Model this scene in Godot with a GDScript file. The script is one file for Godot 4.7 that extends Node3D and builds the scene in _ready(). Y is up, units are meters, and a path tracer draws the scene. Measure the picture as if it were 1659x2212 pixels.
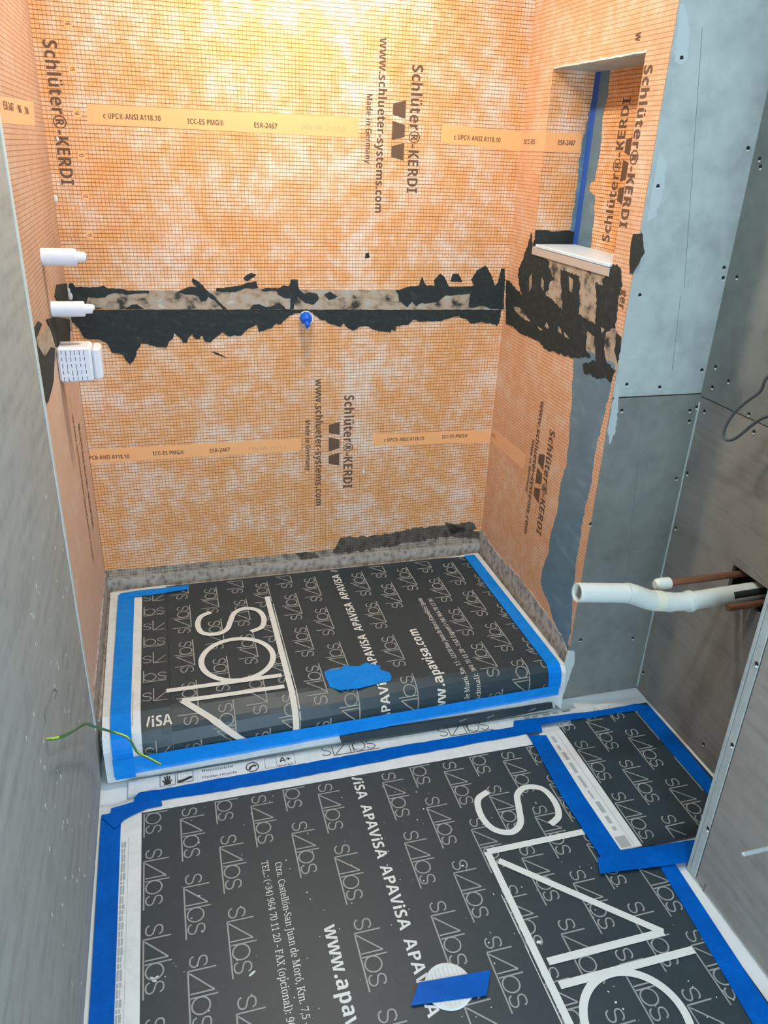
extends Node3D
# A tiled-shower building site: orange waterproofing membrane, cement board, printed cardboard taped over the floor.
# Plan units below are 0.9 m; K turns them into metres. Platform top is y = 0, the outer floor y = FLOOR.
const K := 0.9
const W := 1.5            # shower width
const D := 0.794          # depth at which the shower's side walls end
const X2 := 1.797         # back of the recess
const ZF := 1.503         # corner of the near right wall
const FLOOR := -0.175
const CEIL := 2.36
const BACK := 3.7
const LAMP := Vector3(0.72, 2.33, 0.45)
const CAM := Vector3(0.28694, 1.51687, 2.6513)
const CAM_ROT := Vector3(-0.440318, -0.287742, 0.040711)
const FOCAL := 1652.5
const BOARD_TOP := -0.166  # top of the cardboard on the outer floor

var M := {}
var taken := {}
var rng := RandomNumberGenerator.new()
var cam_basis := Basis.from_euler(CAM_ROT)
var sans: SystemFont
var sans_bold: SystemFont
var serif: SystemFont


# ---------------------------------------------------------------- shapes
class MB:
	var st := SurfaceTool.new()
	var count := 0
	var strokes := 0

	func _init() -> void:
		st.begin(Mesh.PRIMITIVE_TRIANGLES)

	func uv(p: Vector3, n: Vector3) -> Vector2:
		var a := n.abs()
		if a.z >= a.x and a.z >= a.y:
			return Vector2(p.x, -p.y)
		if a.x >= a.y:
			return Vector2(p.z, -p.y)
		return Vector2(p.x, p.z)

	func vert(p: Vector3, n: Vector3, flat: Vector3) -> void:
		var q := p * 0.9
		var t := uv(q, flat)
		st.set_normal(n)
		st.set_uv(t)
		st.set_uv2(t)
		st.add_vertex(q)

	# a triangle whose front looks along n; na, nb, nc are the corner normals
	func tri(a: Vector3, b: Vector3, c: Vector3, n: Vector3, na := Vector3.ZERO, nb := Vector3.ZERO, nc := Vector3.ZERO) -> void:
		if na == Vector3.ZERO:
			na = n
			nb = n
			nc = n
		count += 1
		vert(a, na, n)
		if (b - a).cross(c - a).dot(n) > 0.0:
			vert(c, nc, n)
			vert(b, nb, n)
		else:
			vert(b, nb, n)
			vert(c, nc, n)

	func quad(a: Vector3, b: Vector3, c: Vector3, d: Vector3, n: Vector3) -> void:
		tri(a, b, c, n)
		tri(a, c, d, n)

	# a box with chamfered edges
	func box(lo: Vector3, hi: Vector3, b := 0.002) -> void:
		var m := (lo + hi) / 2.0
		var h := (hi - lo) / 2.0
		b = minf(b, minf(h.x, minf(h.y, h.z)) * 0.9)
		var vx := {}
		for sx in [-1, 1]:
			for sy in [-1, 1]:
				for sz in [-1, 1]:
					var s := Vector3(sx, sy, sz)
					var i := h - Vector3.ONE * b
					vx[s] = [m + s * Vector3(h.x, i.y, i.z), m + s * Vector3(i.x, h.y, i.z), m + s * Vector3(i.x, i.y, h.z)]
		for ax in 3:
			var p := (ax + 1) % 3
			var q := (ax + 2) % 3
			for s in [-1, 1]:
				var n := Vector3.ZERO
				n[ax] = s
				var c := []
				for e in [[-1, -1], [1, -1], [1, 1], [-1, 1]]:
					var k := Vector3.ZERO
					k[ax] = s
					k[p] = e[0]
					k[q] = e[1]
					c.append(vx[k][ax])
				quad(c[0], c[1], c[2], c[3], n)
			for e in [[-1, -1], [1, -1], [1, 1], [-1, 1]]:
				var n := Vector3.ZERO
				n[p] = e[0]
				n[q] = e[1]
				var k0 := n
				var k1 := n
				k0[ax] = -1
				k1[ax] = 1
				quad(vx[k0][p], vx[k1][p], vx[k1][q], vx[k0][q], n.normalized())
		for s in vx:
			tri(vx[s][0], vx[s][1], vx[s][2], (s as Vector3).normalized())

	# a flat plate: outline in (u, v) on the plane at o, rising t along n
	func plate(poly: PackedVector2Array, o: Vector3, u: Vector3, v: Vector3, n: Vector3, t: float) -> void:
		var ids := Geometry2D.triangulate_polygon(poly)
		var top := []
		for p in poly:
			top.append(o + u * p.x + v * p.y + n * t)
		for i in range(0, ids.size(), 3):
			tri(top[ids[i]], top[ids[i + 1]], top[ids[i + 2]], n)
		var turn := 0.0
		for i in poly.size():
			var a := poly[i]
			var b := poly[(i + 1) % poly.size()]
			turn += a.x * b.y - b.x * a.y
		for i in poly.size():
			var j := (i + 1) % poly.size()
			var e := poly[j] - poly[i]
			var out2 := Vector2(e.y, -e.x) * signf(turn)
			if out2.length() < 1e-7:
				continue
			var side := (u * out2.x + v * out2.y).normalized()
			quad(top[i], top[j], top[j] - n * t, top[i] - n * t, side)

	# a round rod along a path; r holds one radius for each point
	func tube(path: Array, r: Array, sides := 20, caps := true) -> void:
		var rings := []
		var nrm := []
		var up := Vector3.UP
		for i in path.size():
			var t: Vector3 = (path[mini(i + 1, path.size() - 1)] - path[maxi(i - 1, 0)]).normalized()
			if absf(t.dot(up)) > 0.95:
				up = Vector3(0.3, 0.1, 1)
			var a := t.cross(up).normalized()
			var b := a.cross(t).normalized()
			up = b
			var ring := []
			var ns := []
			for k in sides:
				var w := TAU * k / sides
				var n := a * cos(w) + b * sin(w)
				ring.append(path[i] + n * r[i])
				ns.append(n)
			rings.append(ring)
			nrm.append(ns)
		for i in path.size() - 1:
			var d: Vector3 = path[i + 1] - path[i]
			var l := d.length()
			var slope: Vector3 = Vector3.ZERO if l < 1e-7 else d / l * ((r[i] - r[i + 1]) / l)
			var step: bool = absf(r[i] - r[i + 1]) > l * 3.0
			for k in sides:
				var j := (k + 1) % sides
				var n0: Vector3 = (nrm[i][k] + slope).normalized()
				var n1: Vector3 = (nrm[i][j] + slope).normalized()
				if step:
					n0 = slope.normalized()
					n1 = n0
				var f := (n0 + n1).normalized()
				tri(rings[i][k], rings[i][j], rings[i + 1][j], f, n0, n1, n1)
				tri(rings[i][k], rings[i + 1][j], rings[i + 1][k], f, n0, n1, n0)
		if caps:
			for e in [0, path.size() - 1]:
				if r[e] < 1e-5:
					continue
				var other: int = 1 if e == 0 else e - 1
				var n: Vector3 = (path[e] - path[other]).normalized()
				for k in sides:
					tri(path[e], rings[e][k], rings[e][(k + 1) % sides], n)

	func ball(c: Vector3, r: Vector3, rows := 10, cols := 18) -> void:
		for i in rows:
			var a0 := PI * i / rows
			var a1 := PI * (i + 1) / rows
			for k in cols:
				var p := []
				var ns := []
				for e in [[a0, k], [a0, k + 1], [a1, k + 1], [a1, k]]:
					var w: float = TAU * e[1] / cols
					var n := Vector3(sin(e[0]) * cos(w), cos(e[0]), sin(e[0]) * sin(w))
					p.append(c + n * r)
					ns.append((n / r).normalized())
				var f: Vector3 = (ns[0] + ns[2]).normalized()
				tri(p[0], p[1], p[2], f, ns[0], ns[1], ns[2])
				tri(p[0], p[2], p[3], f, ns[0], ns[2], ns[3])


func obj(called: String, mb: MB, mat: Material, parent: Node = self) -> MeshInstance3D:
	var o := MeshInstance3D.new()
	o.mesh = mb.st.commit()
	o.material_override = mat
	if parent == self:
		o.name = numbered(called)
		add_child(o)
	else:
		o.name = called
		parent.add_child(o, true)
		o.position = -root_of(parent)
	return o


# parts are built in room coordinates; a thing's node stands at its own base
func root_of(n: Node) -> Vector3:
	var p := Vector3.ZERO
	while n != self:
		p += (n as Node3D).position
		n = n.get_parent()
	return p


func numbered(called: String) -> String:
	var n: int = taken.get(called, 0)
	taken[called] = n + 1
	return called if n == 0 else "%s_%03d" % [called, n]


func thing(called: String, label: String, category: String, at: Vector3, group := "") -> Node3D:
	var o := Node3D.new()
	o.name = numbered(called)
	add_child(o)
	o.position = at * K
	tag(o, label, category, group)
	return o


func tag(o: Node, label: String, category: String, group := "") -> Node:
	o.set_meta("label", label)
	o.set_meta("category", category)
	if group:
		o.set_meta("group", group)
	return o


func setting(called: String, label: String, category: String) -> Node3D:
	var o := Node3D.new()
	o.name = called
	add_child(o)
	o.set_meta("kind", "structure")
	o.set_meta("label", label)
	o.set_meta("category", category)
	return o


func box(called: String, lo: Vector3, hi: Vector3, mat: Material, parent: Node = self, b := 0.002) -> MeshInstance3D:
	var mb := MB.new()
	mb.box(lo, hi, b)
	return obj(called, mb, mat, parent)


# the point of a plane (axis = value) seen at a pixel of the 1659 x 2212 photograph
func hit(px: float, py: float, axis: int, value: float) -> Vector3:
	var r := cam_basis * Vector3((px - 829.5) / FOCAL, -(py - 1106.0) / FOCAL, -1.0)
	return CAM + r * ((value - CAM[axis]) / r[axis])


func hits(flat: Array, axis: int, value: float) -> Array:
	var out := []
	for i in range(0, flat.size(), 2):
		out.append(hit(flat[i], flat[i + 1], axis, value))
	return out


# outline of pixels on a wall or floor, as plate coordinates
func outline(flat: Array, axis: int, value: float) -> PackedVector2Array:
	var out := PackedVector2Array()
	for p in hits(flat, axis, value):
		out.append(Vector2(p.x, p.y) if axis == 2 else Vector2(p.z, p.y) if axis == 0 else Vector2(p.x, p.z))
	return out


func on_plane(mb: MB, poly: PackedVector2Array, axis: int, value: float, t: float, way := 1.0) -> void:
	var n := Vector3.ZERO
	n[axis] = way
	var o := Vector3.ZERO
	o[axis] = value
	var u := Vector3.RIGHT if axis != 0 else Vector3(0, 0, 1)
	var v := Vector3.UP if axis != 1 else Vector3(0, 0, 1)
	mb.plate(poly, o, u, v, n, t)


func rect(x0: float, y0: float, x1: float, y1: float) -> PackedVector2Array:
	return PackedVector2Array([Vector2(x0, y0), Vector2(x1, y0), Vector2(x1, y1), Vector2(x0, y1)])


# a torn or brushed edge: every side is cut into short steps that wander
func ragged(poly: PackedVector2Array, amp: float, step: float, sd: int) -> PackedVector2Array:
	rng.seed = sd
	var out := PackedVector2Array()
	for i in poly.size():
		var a := poly[i]
		var b := poly[(i + 1) % poly.size()]
		var n := maxi(1, int((b - a).length() / step))
		var side := (b - a).orthogonal().normalized()
		out.append(a)
		for k in range(1, n):
			out.append(a.lerp(b, (k + rng.randf_range(-0.3, 0.3)) / n) + side * rng.randf_range(-amp, amp))
	if Geometry2D.triangulate_polygon(out).is_empty():
		return poly
	return out


# ---------------------------------------------------------------- lettering
# map turns (along the line, above the baseline) into a point; n is the way the print faces
func stroke(mb: MB, pts: Array, w: float, map: Callable, n: Vector3, keep = null, closed := false) -> void:
	var left := []
	var right := []
	mb.strokes += 1
	var up := n * (0.00009 * (mb.strokes % 9))  # strokes that cross lie one over the other, as wet ink does
	for i in pts.size():
		var a: Vector2 = pts[i - 1] if i > 0 else (pts[pts.size() - 2] if closed else pts[0])
		var b: Vector2 = pts[i + 1] if i < pts.size() - 1 else (pts[1] if closed else pts[i])
		var t := (b - a).normalized()
		var s := t.orthogonal() * w / 2.0
		left.append(pts[i] + s)
		right.append(pts[i] - s)
	for i in pts.size() - 1:
		var c := PackedVector2Array([left[i], left[i + 1], right[i + 1], right[i]])
		if keep != null:
			var inside := true
			for p in c:
				inside = inside and keep.call(p)
			if not inside:
				continue
		mb.quad(map.call(c[0]) + up, map.call(c[1]) + up, map.call(c[2]) + up, map.call(c[3]) + up, n)


func fine(a: Vector2, b: Vector2, step: float) -> Array:
	var n := maxi(1, ceili((b - a).length() / step))
	var out := []
	for i in n + 1:
		out.append(a.lerp(b, float(i) / n))
	return out


func s_curve(u0: float, u1: float, v0: float, v1: float, h: float, steps: int) -> Array:
	var ctrl := [Vector2(0.93, 0.80), Vector2(0.80, 0.97), Vector2(0.50, 1.03), Vector2(0.20, 0.97), Vector2(0.10, 0.76), Vector2(0.22, 0.59), Vector2(0.50, 0.51), Vector2(0.80, 0.42), Vector2(0.93, 0.24), Vector2(0.80, 0.04), Vector2(0.50, -0.03), Vector2(0.17, 0.03), Vector2(0.04, 0.22)]
	var out := []
	for i in ctrl.size() - 1:
		var p0: Vector2 = ctrl[maxi(i - 1, 0)]
		var p1: Vector2 = ctrl[i]
		var p2: Vector2 = ctrl[i + 1]
		var p3: Vector2 = ctrl[mini(i + 2, ctrl.size() - 1)]
		for k in steps:
			out.append(p1.cubic_interpolate(p2, p0, p3, float(k) / steps))
	out.append(ctrl[ctrl.size() - 1])
	for i in out.size():
		out[i] = Vector2(lerpf(u0, u1, out[i].x), lerpf(v0, v1, out[i].y)) * h
	return out


# the box maker's word mark: s, a tall l whose foot runs on as a line under the rest, an A without its bar, b, s
func slabs(mb: MB, at: Vector2, h: float, w: float, map: Callable, n: Vector3, keep = null, steps := 2) -> void:
	var m := func(p: Vector2) -> Vector3: return map.call(p + at)
	var k = null
	if keep != null:
		k = func(p: Vector2) -> bool: return keep.call(p + at)
	var st := h / 6.0 if steps == 2 else h / 24.0
	stroke(mb, s_curve(-0.555, -0.09, 0.10, 0.68, h, steps), w, m, n, k)
	stroke(mb, fine(Vector2(0, 1) * h, Vector2.ZERO, st), w, m, n, k)
	stroke(mb, fine(Vector2.ZERO, Vector2(2.31, 0) * h, st), w, m, n, k)
	stroke(mb, fine(Vector2(0.09, 0.05) * h, Vector2(0.865, 0.88) * h, st), w, m, n, k)
	stroke(mb, fine(Vector2(0.865, 0.88) * h, Vector2(0.865, 0.05) * h, st), w, m, n, k)
	stroke(mb, fine(Vector2(1.02, 0.05) * h, Vector2(1.02, 1) * h, st), w, m, n, k)
	var ring := []
	for i in 25 if steps == 2 else 61:
		var a := TAU * i / (24.0 if steps == 2 else 60.0)
		ring.append(Vector2(1.335 - 0.305 * cos(a), 0.39 + 0.31 * sin(a)) * h)
	stroke(mb, ring, w, m, n, k, true)
	stroke(mb, s_curve(1.71, 2.17, 0.10, 0.68, h, steps), w, m, n, k)


# a line of type; length is its full run, squeezed or spread to fit
func type_line(mb: MB, text: String, font: Font, cap: float, length: float, map: Callable, n: Vector3, keep = null) -> void:
	var tm := TextMesh.new()
	tm.font = font
	tm.font_size = 64
	tm.pixel_size = 0.01
	tm.depth = 0.0
	tm.curve_step = 1.5
	tm.horizontal_alignment = HORIZONTAL_ALIGNMENT_LEFT
	tm.vertical_alignment = VERTICAL_ALIGNMENT_BOTTOM
	tm.text = "H"
	var hb := tm.get_aabb()
	tm.text = text
	var bb := tm.get_aabb()
	if bb.size.x <= 0.0:
		return
	var sy := cap / hb.size.y
	var sx := length / bb.size.x
	var arr := tm.get_mesh_arrays()
	var vs: PackedVector3Array = arr[Mesh.ARRAY_VERTEX]
	var ns: PackedVector3Array = arr[Mesh.ARRAY_NORMAL]
	var ix: PackedInt32Array = arr[Mesh.ARRAY_INDEX]
	if ix.is_empty():
		ix = PackedInt32Array(range(vs.size()))
	for i in range(0, ix.size(), 3):
		if ns[ix[i]].z < 0.5:
			continue
		var c := []
		var inside := true
		for k in 3:
			var q := vs[ix[i + k]]
			var p := Vector2((q.x - bb.position.x) * sx, (q.y - hb.position.y) * sy)
			if keep != null and not keep.call(p):
				inside = false
			c.append(map.call(p))
		if inside:
			mb.tri(c[0], c[1], c[2], n)


# ---------------------------------------------------------------- materials
func tex(im: Image) -> ImageTexture:
	return ImageTexture.create_from_image(im)


func noise(freq: float, sd: int, oct := 4, type := FastNoiseLite.TYPE_SIMPLEX_SMOOTH) -> FastNoiseLite:
	var f := FastNoiseLite.new()
	f.noise_type = type
	f.seed = sd
	f.frequency = freq
	f.fractal_octaves = oct
	return f


func mat(c: Color, rough := 0.8, metal := 0.0) -> StandardMaterial3D:
	var m := StandardMaterial3D.new()
	m.albedo_color = c
	m.roughness = rough
	m.metallic = metal
	return m


func s8(r: float, g: float, b: float) -> Color:
	return Color(r / 255.0, g / 255.0, b / 255.0)


func ramp_image(w: int, h: int, layers: Array, stops: Array) -> Image:
	# layers: [image, weight]; the sum runs through the colour stops [[at, colour], ...]
	var data := PackedByteArray()
	data.resize(w * h * 3)
	var lut := PackedByteArray()
	lut.resize(256 * 3)
	for i in 256:
		var t := i / 255.0
		var c: Color = stops[0][1]
		for k in stops.size() - 1:
			if t >= stops[k][0]:
				c = (stops[k][1] as Color).lerp(stops[k + 1][1], clampf((t - stops[k][0]) / (stops[k + 1][0] - stops[k][0]), 0, 1))
		lut[i * 3] = int(c.r * 255)
		lut[i * 3 + 1] = int(c.g * 255)
		lut[i * 3 + 2] = int(c.b * 255)
	var bytes := []
	for l in layers:
		bytes.append((l[0] as Image).get_data())
	var n := w * h
	var b0: PackedByteArray = bytes[0]
	var b1: PackedByteArray = bytes[1]
	var b2: PackedByteArray = bytes[2]
	var w0: float = layers[0][1]
	var w1: float = layers[1][1]
	var w2: float = layers[2][1]
	var off: float = 127.5 - 127.5 * (w0 + w1 + w2)
	for i in n:
		var t := clampi(int(b0[i] * w0 + b1[i] * w1 + b2[i] * w2 + off), 0, 255) * 3
		data[i * 3] = lut[t]
		data[i * 3 + 1] = lut[t + 1]
		data[i * 3 + 2] = lut[t + 2]
	return Image.create_from_data(w, h, false, Image.FORMAT_RGB8, data)


func grey(freq: float, sd: int, size: int, oct := 4) -> Image:
	var im := noise(freq, sd, oct).get_seamless_image(size, size)
	im.convert(Image.FORMAT_L8)
	return im


func stretched(freq: float, sd: int, size: int, wide: int, tall: int) -> Image:
	var im := noise(freq, sd, 4).get_seamless_image(wide, tall)
	im.convert(Image.FORMAT_L8)
	im.resize(size, size, Image.INTERPOLATE_BILINEAR)
	return im


func grid_tile(strength: float) -> Image:
	# ten by ten one-centimetre cells of printed thread lines
	var px := 24
	var size := px * 10
	rng.seed = 77
	var im := Image.create(size, size, false, Image.FORMAT_RGB8)
	im.fill(Color(1, 1, 1))
	for i in 10:
		for k in 10:
			var c := rng.randf_range(0.95, 1.0)
			im.fill_rect(Rect2i(i * px, k * px, px, px), Color(c, c * 0.985, c * 0.96))
	for i in 10:
		for y in size:
			var a := strength * rng.randf_range(0.65, 1.0)
			var b := strength * rng.randf_range(0.75, 1.1)
			for e in 3:
				var f: float = [0.7, 1.0, 0.7][e]
				im.set_pixel(i * px + e, y, Color(1, 1, 1).lerp(Color(0.50, 0.34, 0.22), a * f * 0.8))
			for e in 4:
				var f: float = [0.7, 1.0, 1.0, 0.6][e]
				im.set_pixel(y, i * px + e, Color(1, 1, 1).lerp(Color(0.47, 0.31, 0.20), b * f))
	return im


func make_materials() -> void:
	var big := grey(0.006, 3, 1024, 3)
	var mid := grey(0.022, 5, 1024, 4)
	var small := grey(0.12, 8, 1024, 3)
	# mortar bled through the fleece in one upright band
	var bled := small.duplicate()
	rng.seed = 61
	var wob := noise(0.02, 9, 2)
	for y in 1024:
		var mid_x := 676 + 26.0 * wob.get_noise_1d(y)
		var half := 46 + 22.0 * wob.get_noise_1d(y + 5000.0)
		for x in range(560, 800):
			var q := absf(x - mid_x) / half
			if q < 1.4:
				var v: float = bled.get_pixel(x, y).r + 1.7 * smoothstep(1.4, 0.5, q) * clampf(0.75 + wob.get_noise_2d(x * 0.4, y) * 1.2, 0, 1)
				bled.set_pixel(x, y, Color(minf(v, 1.0), 0, 0))
	var cloud := ramp_image(1024, 1024, [[big, 0.6], [mid, 0.55], [bled, 0.3]], [[0.0, s8(230, 162, 98)], [0.38, s8(233, 176, 124)], [0.55, s8(235, 188, 150)], [0.72, s8(237, 206, 182)], [1.0, s8(238, 222, 212)]])
	var pale := ramp_image(1024, 1024, [[big, 0.5], [mid, 0.5], [small, 0.2]], [[0.0, s8(220, 164, 124)], [0.45, s8(224, 175, 140)], [0.65, s8(227, 187, 158)], [1.0, s8(233, 212, 198)]])
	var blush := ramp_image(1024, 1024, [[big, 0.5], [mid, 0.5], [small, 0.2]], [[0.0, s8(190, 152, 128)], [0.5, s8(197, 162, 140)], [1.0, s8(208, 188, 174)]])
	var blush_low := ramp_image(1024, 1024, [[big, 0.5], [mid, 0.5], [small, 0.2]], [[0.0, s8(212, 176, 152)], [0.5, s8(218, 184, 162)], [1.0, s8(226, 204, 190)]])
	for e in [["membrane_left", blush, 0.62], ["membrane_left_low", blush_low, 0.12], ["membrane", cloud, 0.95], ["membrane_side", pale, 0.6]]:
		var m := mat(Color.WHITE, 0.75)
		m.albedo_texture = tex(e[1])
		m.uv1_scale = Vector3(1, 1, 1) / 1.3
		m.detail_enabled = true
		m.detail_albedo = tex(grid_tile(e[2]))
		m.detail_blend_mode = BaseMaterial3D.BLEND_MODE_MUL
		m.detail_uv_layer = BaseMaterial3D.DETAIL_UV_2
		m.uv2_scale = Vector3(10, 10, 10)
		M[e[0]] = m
	var grime := ramp_image(1024, 1024, [[stretched(0.02, 31, 1024, 1024, 512), 0.6], [mid, 0.6], [small, 0.25]], [[0.0, s8(92, 88, 84)], [0.3, s8(138, 130, 122)], [0.5, s8(168, 160, 150)], [0.75, s8(178, 170, 160)], [1.0, s8(196, 188, 178)]])
	var gm := mat(Color.WHITE, 0.85)
	gm.albedo_texture = tex(grime)
	gm.uv1_scale = Vector3(1.2, 1.2, 1.2)
	gm.detail_enabled = true
	gm.detail_albedo = tex(grid_tile(0.8))
	gm.detail_blend_mode = BaseMaterial3D.BLEND_MODE_MUL
	gm.detail_uv_layer = BaseMaterial3D.DETAIL_UV_2
	gm.uv2_scale = Vector3(10, 10, 10)
	M.grimy_mesh = gm
	var dmesh: StandardMaterial3D = gm.duplicate()
	dmesh.albedo_color = s8(150, 150, 148)
	M.dark_mesh = dmesh
	var plaster := mat(Color.WHITE, 0.85)
	plaster.albedo_texture = tex(grime)
	plaster.uv1_scale = Vector3(1.5, 1.5, 1.5)
	M.grimy_plaster = plaster
	var tan_im := ramp_image(1024, 1024, [[stretched(0.016, 41, 1024, 1024, 400), 0.9], [mid, 0.75], [small, 0.15]], [[0.0, s8(38, 44, 43)], [0.12, s8(66, 64, 58)], [0.26, s8(132, 118, 102)], [0.5, s8(168, 148, 126)], [0.66, s8(170, 154, 138)], [0.8, s8(158, 154, 146)], [1.0, s8(186, 180, 170)]])
	var tan_mat := mat(Color.WHITE, 0.8)
	tan_mat.albedo_texture = tex(tan_im)
	tan_mat.uv1_scale = Vector3(0.9, 1.6, 0.9)
	M.smeared = tan_mat
	var black := ramp_image(1024, 1024, [[stretched(0.02, 51, 1024, 512, 1024), 0.8], [mid, 0.8], [small, 0.5]], [[0.0, s8(28, 35, 36)], [0.6, s8(34, 42, 42)], [0.8, s8(42, 48, 46)], [1.0, s8(62, 62, 58)]])
	var bm := mat(Color.WHITE, 0.8)
	bm.albedo_texture = tex(black)
	bm.uv1_scale = Vector3(2, 2, 2)
	M.sealant = bm
	var blueg := ramp_image(1024, 1024, [[big, 0.6], [stretched(0.02, 61, 1024, 512, 1024), 0.7], [small, 0.2]], [[0.0, s8(86, 112, 128)], [0.6, s8(98, 126, 142)], [1.0, s8(130, 152, 162)]])
	var lg := mat(Color.WHITE, 0.5)
	lg.albedo_texture = tex(blueg)
	lg.uv1_scale = Vector3(1, 1, 1)
	M.liquid_grey = lg
	# cement board: cloudy grey with fine grit; one print with trowel streaks
	var grit := grey(0.3, 12, 1024, 2)
	var streak := stretched(0.03, 71, 1024, 900, 110)
	var streak_b := stretched(0.05, 73, 1024, 1024, 60)
	for e in [["board", 124, 126, 120, [[big, 0.4], [mid, 0.3], [grit, 0.12]]], ["board_pale", 170, 178, 174, [[big, 0.45], [mid, 0.3], [grit, 0.1]]], ["board_dark", 150, 156, 150, [[big, 0.5], [mid, 0.3], [grit, 0.12]]], ["board_streaked", 158, 161, 156, [[streak, 0.5], [mid, 0.25], [grit, 0.12]]], ["board_brown", 146, 141, 134, [[streak, 0.5], [mid, 0.25], [grit, 0.12]]], ["board_stained", 140, 135, 128, [[streak_b, 0.3], [big, 0.6], [grit, 0.12]]]]:
		var c := s8(e[1], e[2], e[3])
		var im := ramp_image(1024, 1024, e[4], [[0.0, c * 0.80], [0.25, c * 0.91], [0.5, c], [0.75, (c * 1.05).clamp()], [1.0, (c * 1.14).clamp()]])
		if e[0] in ["board_streaked", "board_stained", "board_brown"]:
			im.rotate_90(CLOCKWISE)
		var m := mat(Color.WHITE, 0.9)
		m.albedo_texture = tex(im)
		m.uv1_scale = Vector3(0.9, 0.9, 0.9)
		M[e[0]] = m
	var card := ramp_image(1024, 1024, [[big, 0.3], [mid, 0.5], [small, 0.3]], [[0.0, s8(38, 51, 57)], [0.5, s8(42, 56, 62)], [0.8, s8(46, 60, 66)], [1.0, s8(70, 82, 88)]])
	var cm := mat(Color.WHITE, 0.46)
	cm.albedo_texture = tex(card)
	cm.uv1_scale = Vector3(1.3, 1.3, 1.3)
	M.card = cm
	var white := ramp_image(1024, 1024, [[big, 0.4], [mid, 0.3], [small, 0.2]], [[0.0, s8(196, 200, 200)], [0.5, s8(216, 219, 218)], [1.0, s8(230, 232, 232)]])
	var wm := mat(Color.WHITE, 0.55)
	wm.albedo_texture = tex(white)
	wm.uv1_scale = Vector3(1.6, 1.6, 1.6)
	M.white_card = wm
	var tile := mat(s8(226, 230, 230), 0.35)
	M.tile = tile
	var blue := ramp_image(1024, 1024, [[stretched(0.01, 81, 1024, 512, 512), 0.5], [mid, 0.4], [small, 0.2]], [[0.0, s8(0, 78, 158)], [0.5, s8(0, 88, 178)], [1.0, s8(0, 102, 198)]])
	var tm := mat(Color.WHITE, 0.30)
	tm.albedo_texture = tex(blue)
	tm.uv1_scale = Vector3(1.7, 1.7, 1.7)
	tm.metallic_specular = 0.25
	M.tape = tm
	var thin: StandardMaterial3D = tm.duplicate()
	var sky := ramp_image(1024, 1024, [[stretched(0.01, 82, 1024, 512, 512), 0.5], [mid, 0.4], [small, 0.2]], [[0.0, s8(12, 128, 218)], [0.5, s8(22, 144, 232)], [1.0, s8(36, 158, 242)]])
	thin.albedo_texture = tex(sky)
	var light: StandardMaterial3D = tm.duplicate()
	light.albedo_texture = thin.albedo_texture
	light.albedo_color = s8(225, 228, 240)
	M.tape_lit = light  # paler copy of the tape blue, stronger light in the shower painted in
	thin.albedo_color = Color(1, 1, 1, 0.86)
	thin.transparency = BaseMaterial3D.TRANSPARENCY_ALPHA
	M.tape_thin_lit = thin  # see-through tape; its brighter blue stands in partly for light on the riser
	M.print_grey = mat(s8(150, 154, 152), 0.5)
	M.print_white = mat(s8(214, 217, 214), 0.5)
	M.print_black = mat(s8(44, 46, 46), 0.6)
	M.print_soft = mat(s8(160, 166, 168), 0.6)
	M.print_brown = mat(s8(98, 72, 54), 0.75)
	M.print_faint = mat(s8(205, 150, 108), 0.75)
	M.strip = mat(s8(238, 172, 112), 0.6)
	M.strip_side = mat(s8(226, 172, 130), 0.6)
	M.pencil = mat(s8(112, 118, 116), 0.9)
	M.screw = mat(s8(44, 48, 48), 0.5, 0.4)
	M.chip = mat(s8(206, 212, 208), 0.8)
	M.edge = mat(s8(196, 206, 202), 0.8)
	M.pvc = mat(s8(208, 213, 205), 0.35)
	M.pvc_glue = mat(s8(222, 220, 198), 0.45)
	M.guard = mat(s8(226, 226, 232), 0.45)
	M.guard.subsurf_scatter_enabled = true
	M.guard.subsurf_scatter_strength = 0.2
	M.copper = mat(s8(142, 98, 76), 0.5, 0.55)
	M.steel = mat(s8(120, 122, 124), 0.4, 0.7)
	M.cable = mat(s8(78, 84, 86), 0.5)
	M.wire = mat(s8(66, 120, 60), 0.45)
	M.wire_stripe = mat(s8(206, 214, 84), 0.45)
	M.blue_cap = mat(s8(12, 92, 205), 0.3)
	M.blue_band = mat(s8(38, 84, 170), 0.6)
	M.glass = mat(Color(1, 1, 1, 0.06), 0.02)
	M.glass.transparency = BaseMaterial3D.TRANSPARENCY_ALPHA
	M.sill_tile = mat(s8(208, 224, 236), 0.35)
	M.rod = mat(s8(176, 186, 190), 0.4, 0.3)
	M.smear_pale = mat(s8(178, 188, 186), 0.9)
	M.timber = mat(s8(176, 146, 112), 0.85)
	M.sill_edge = mat(s8(186, 170, 158), 0.8)
	M.paint = mat(s8(170, 172, 170), 0.9)


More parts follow.
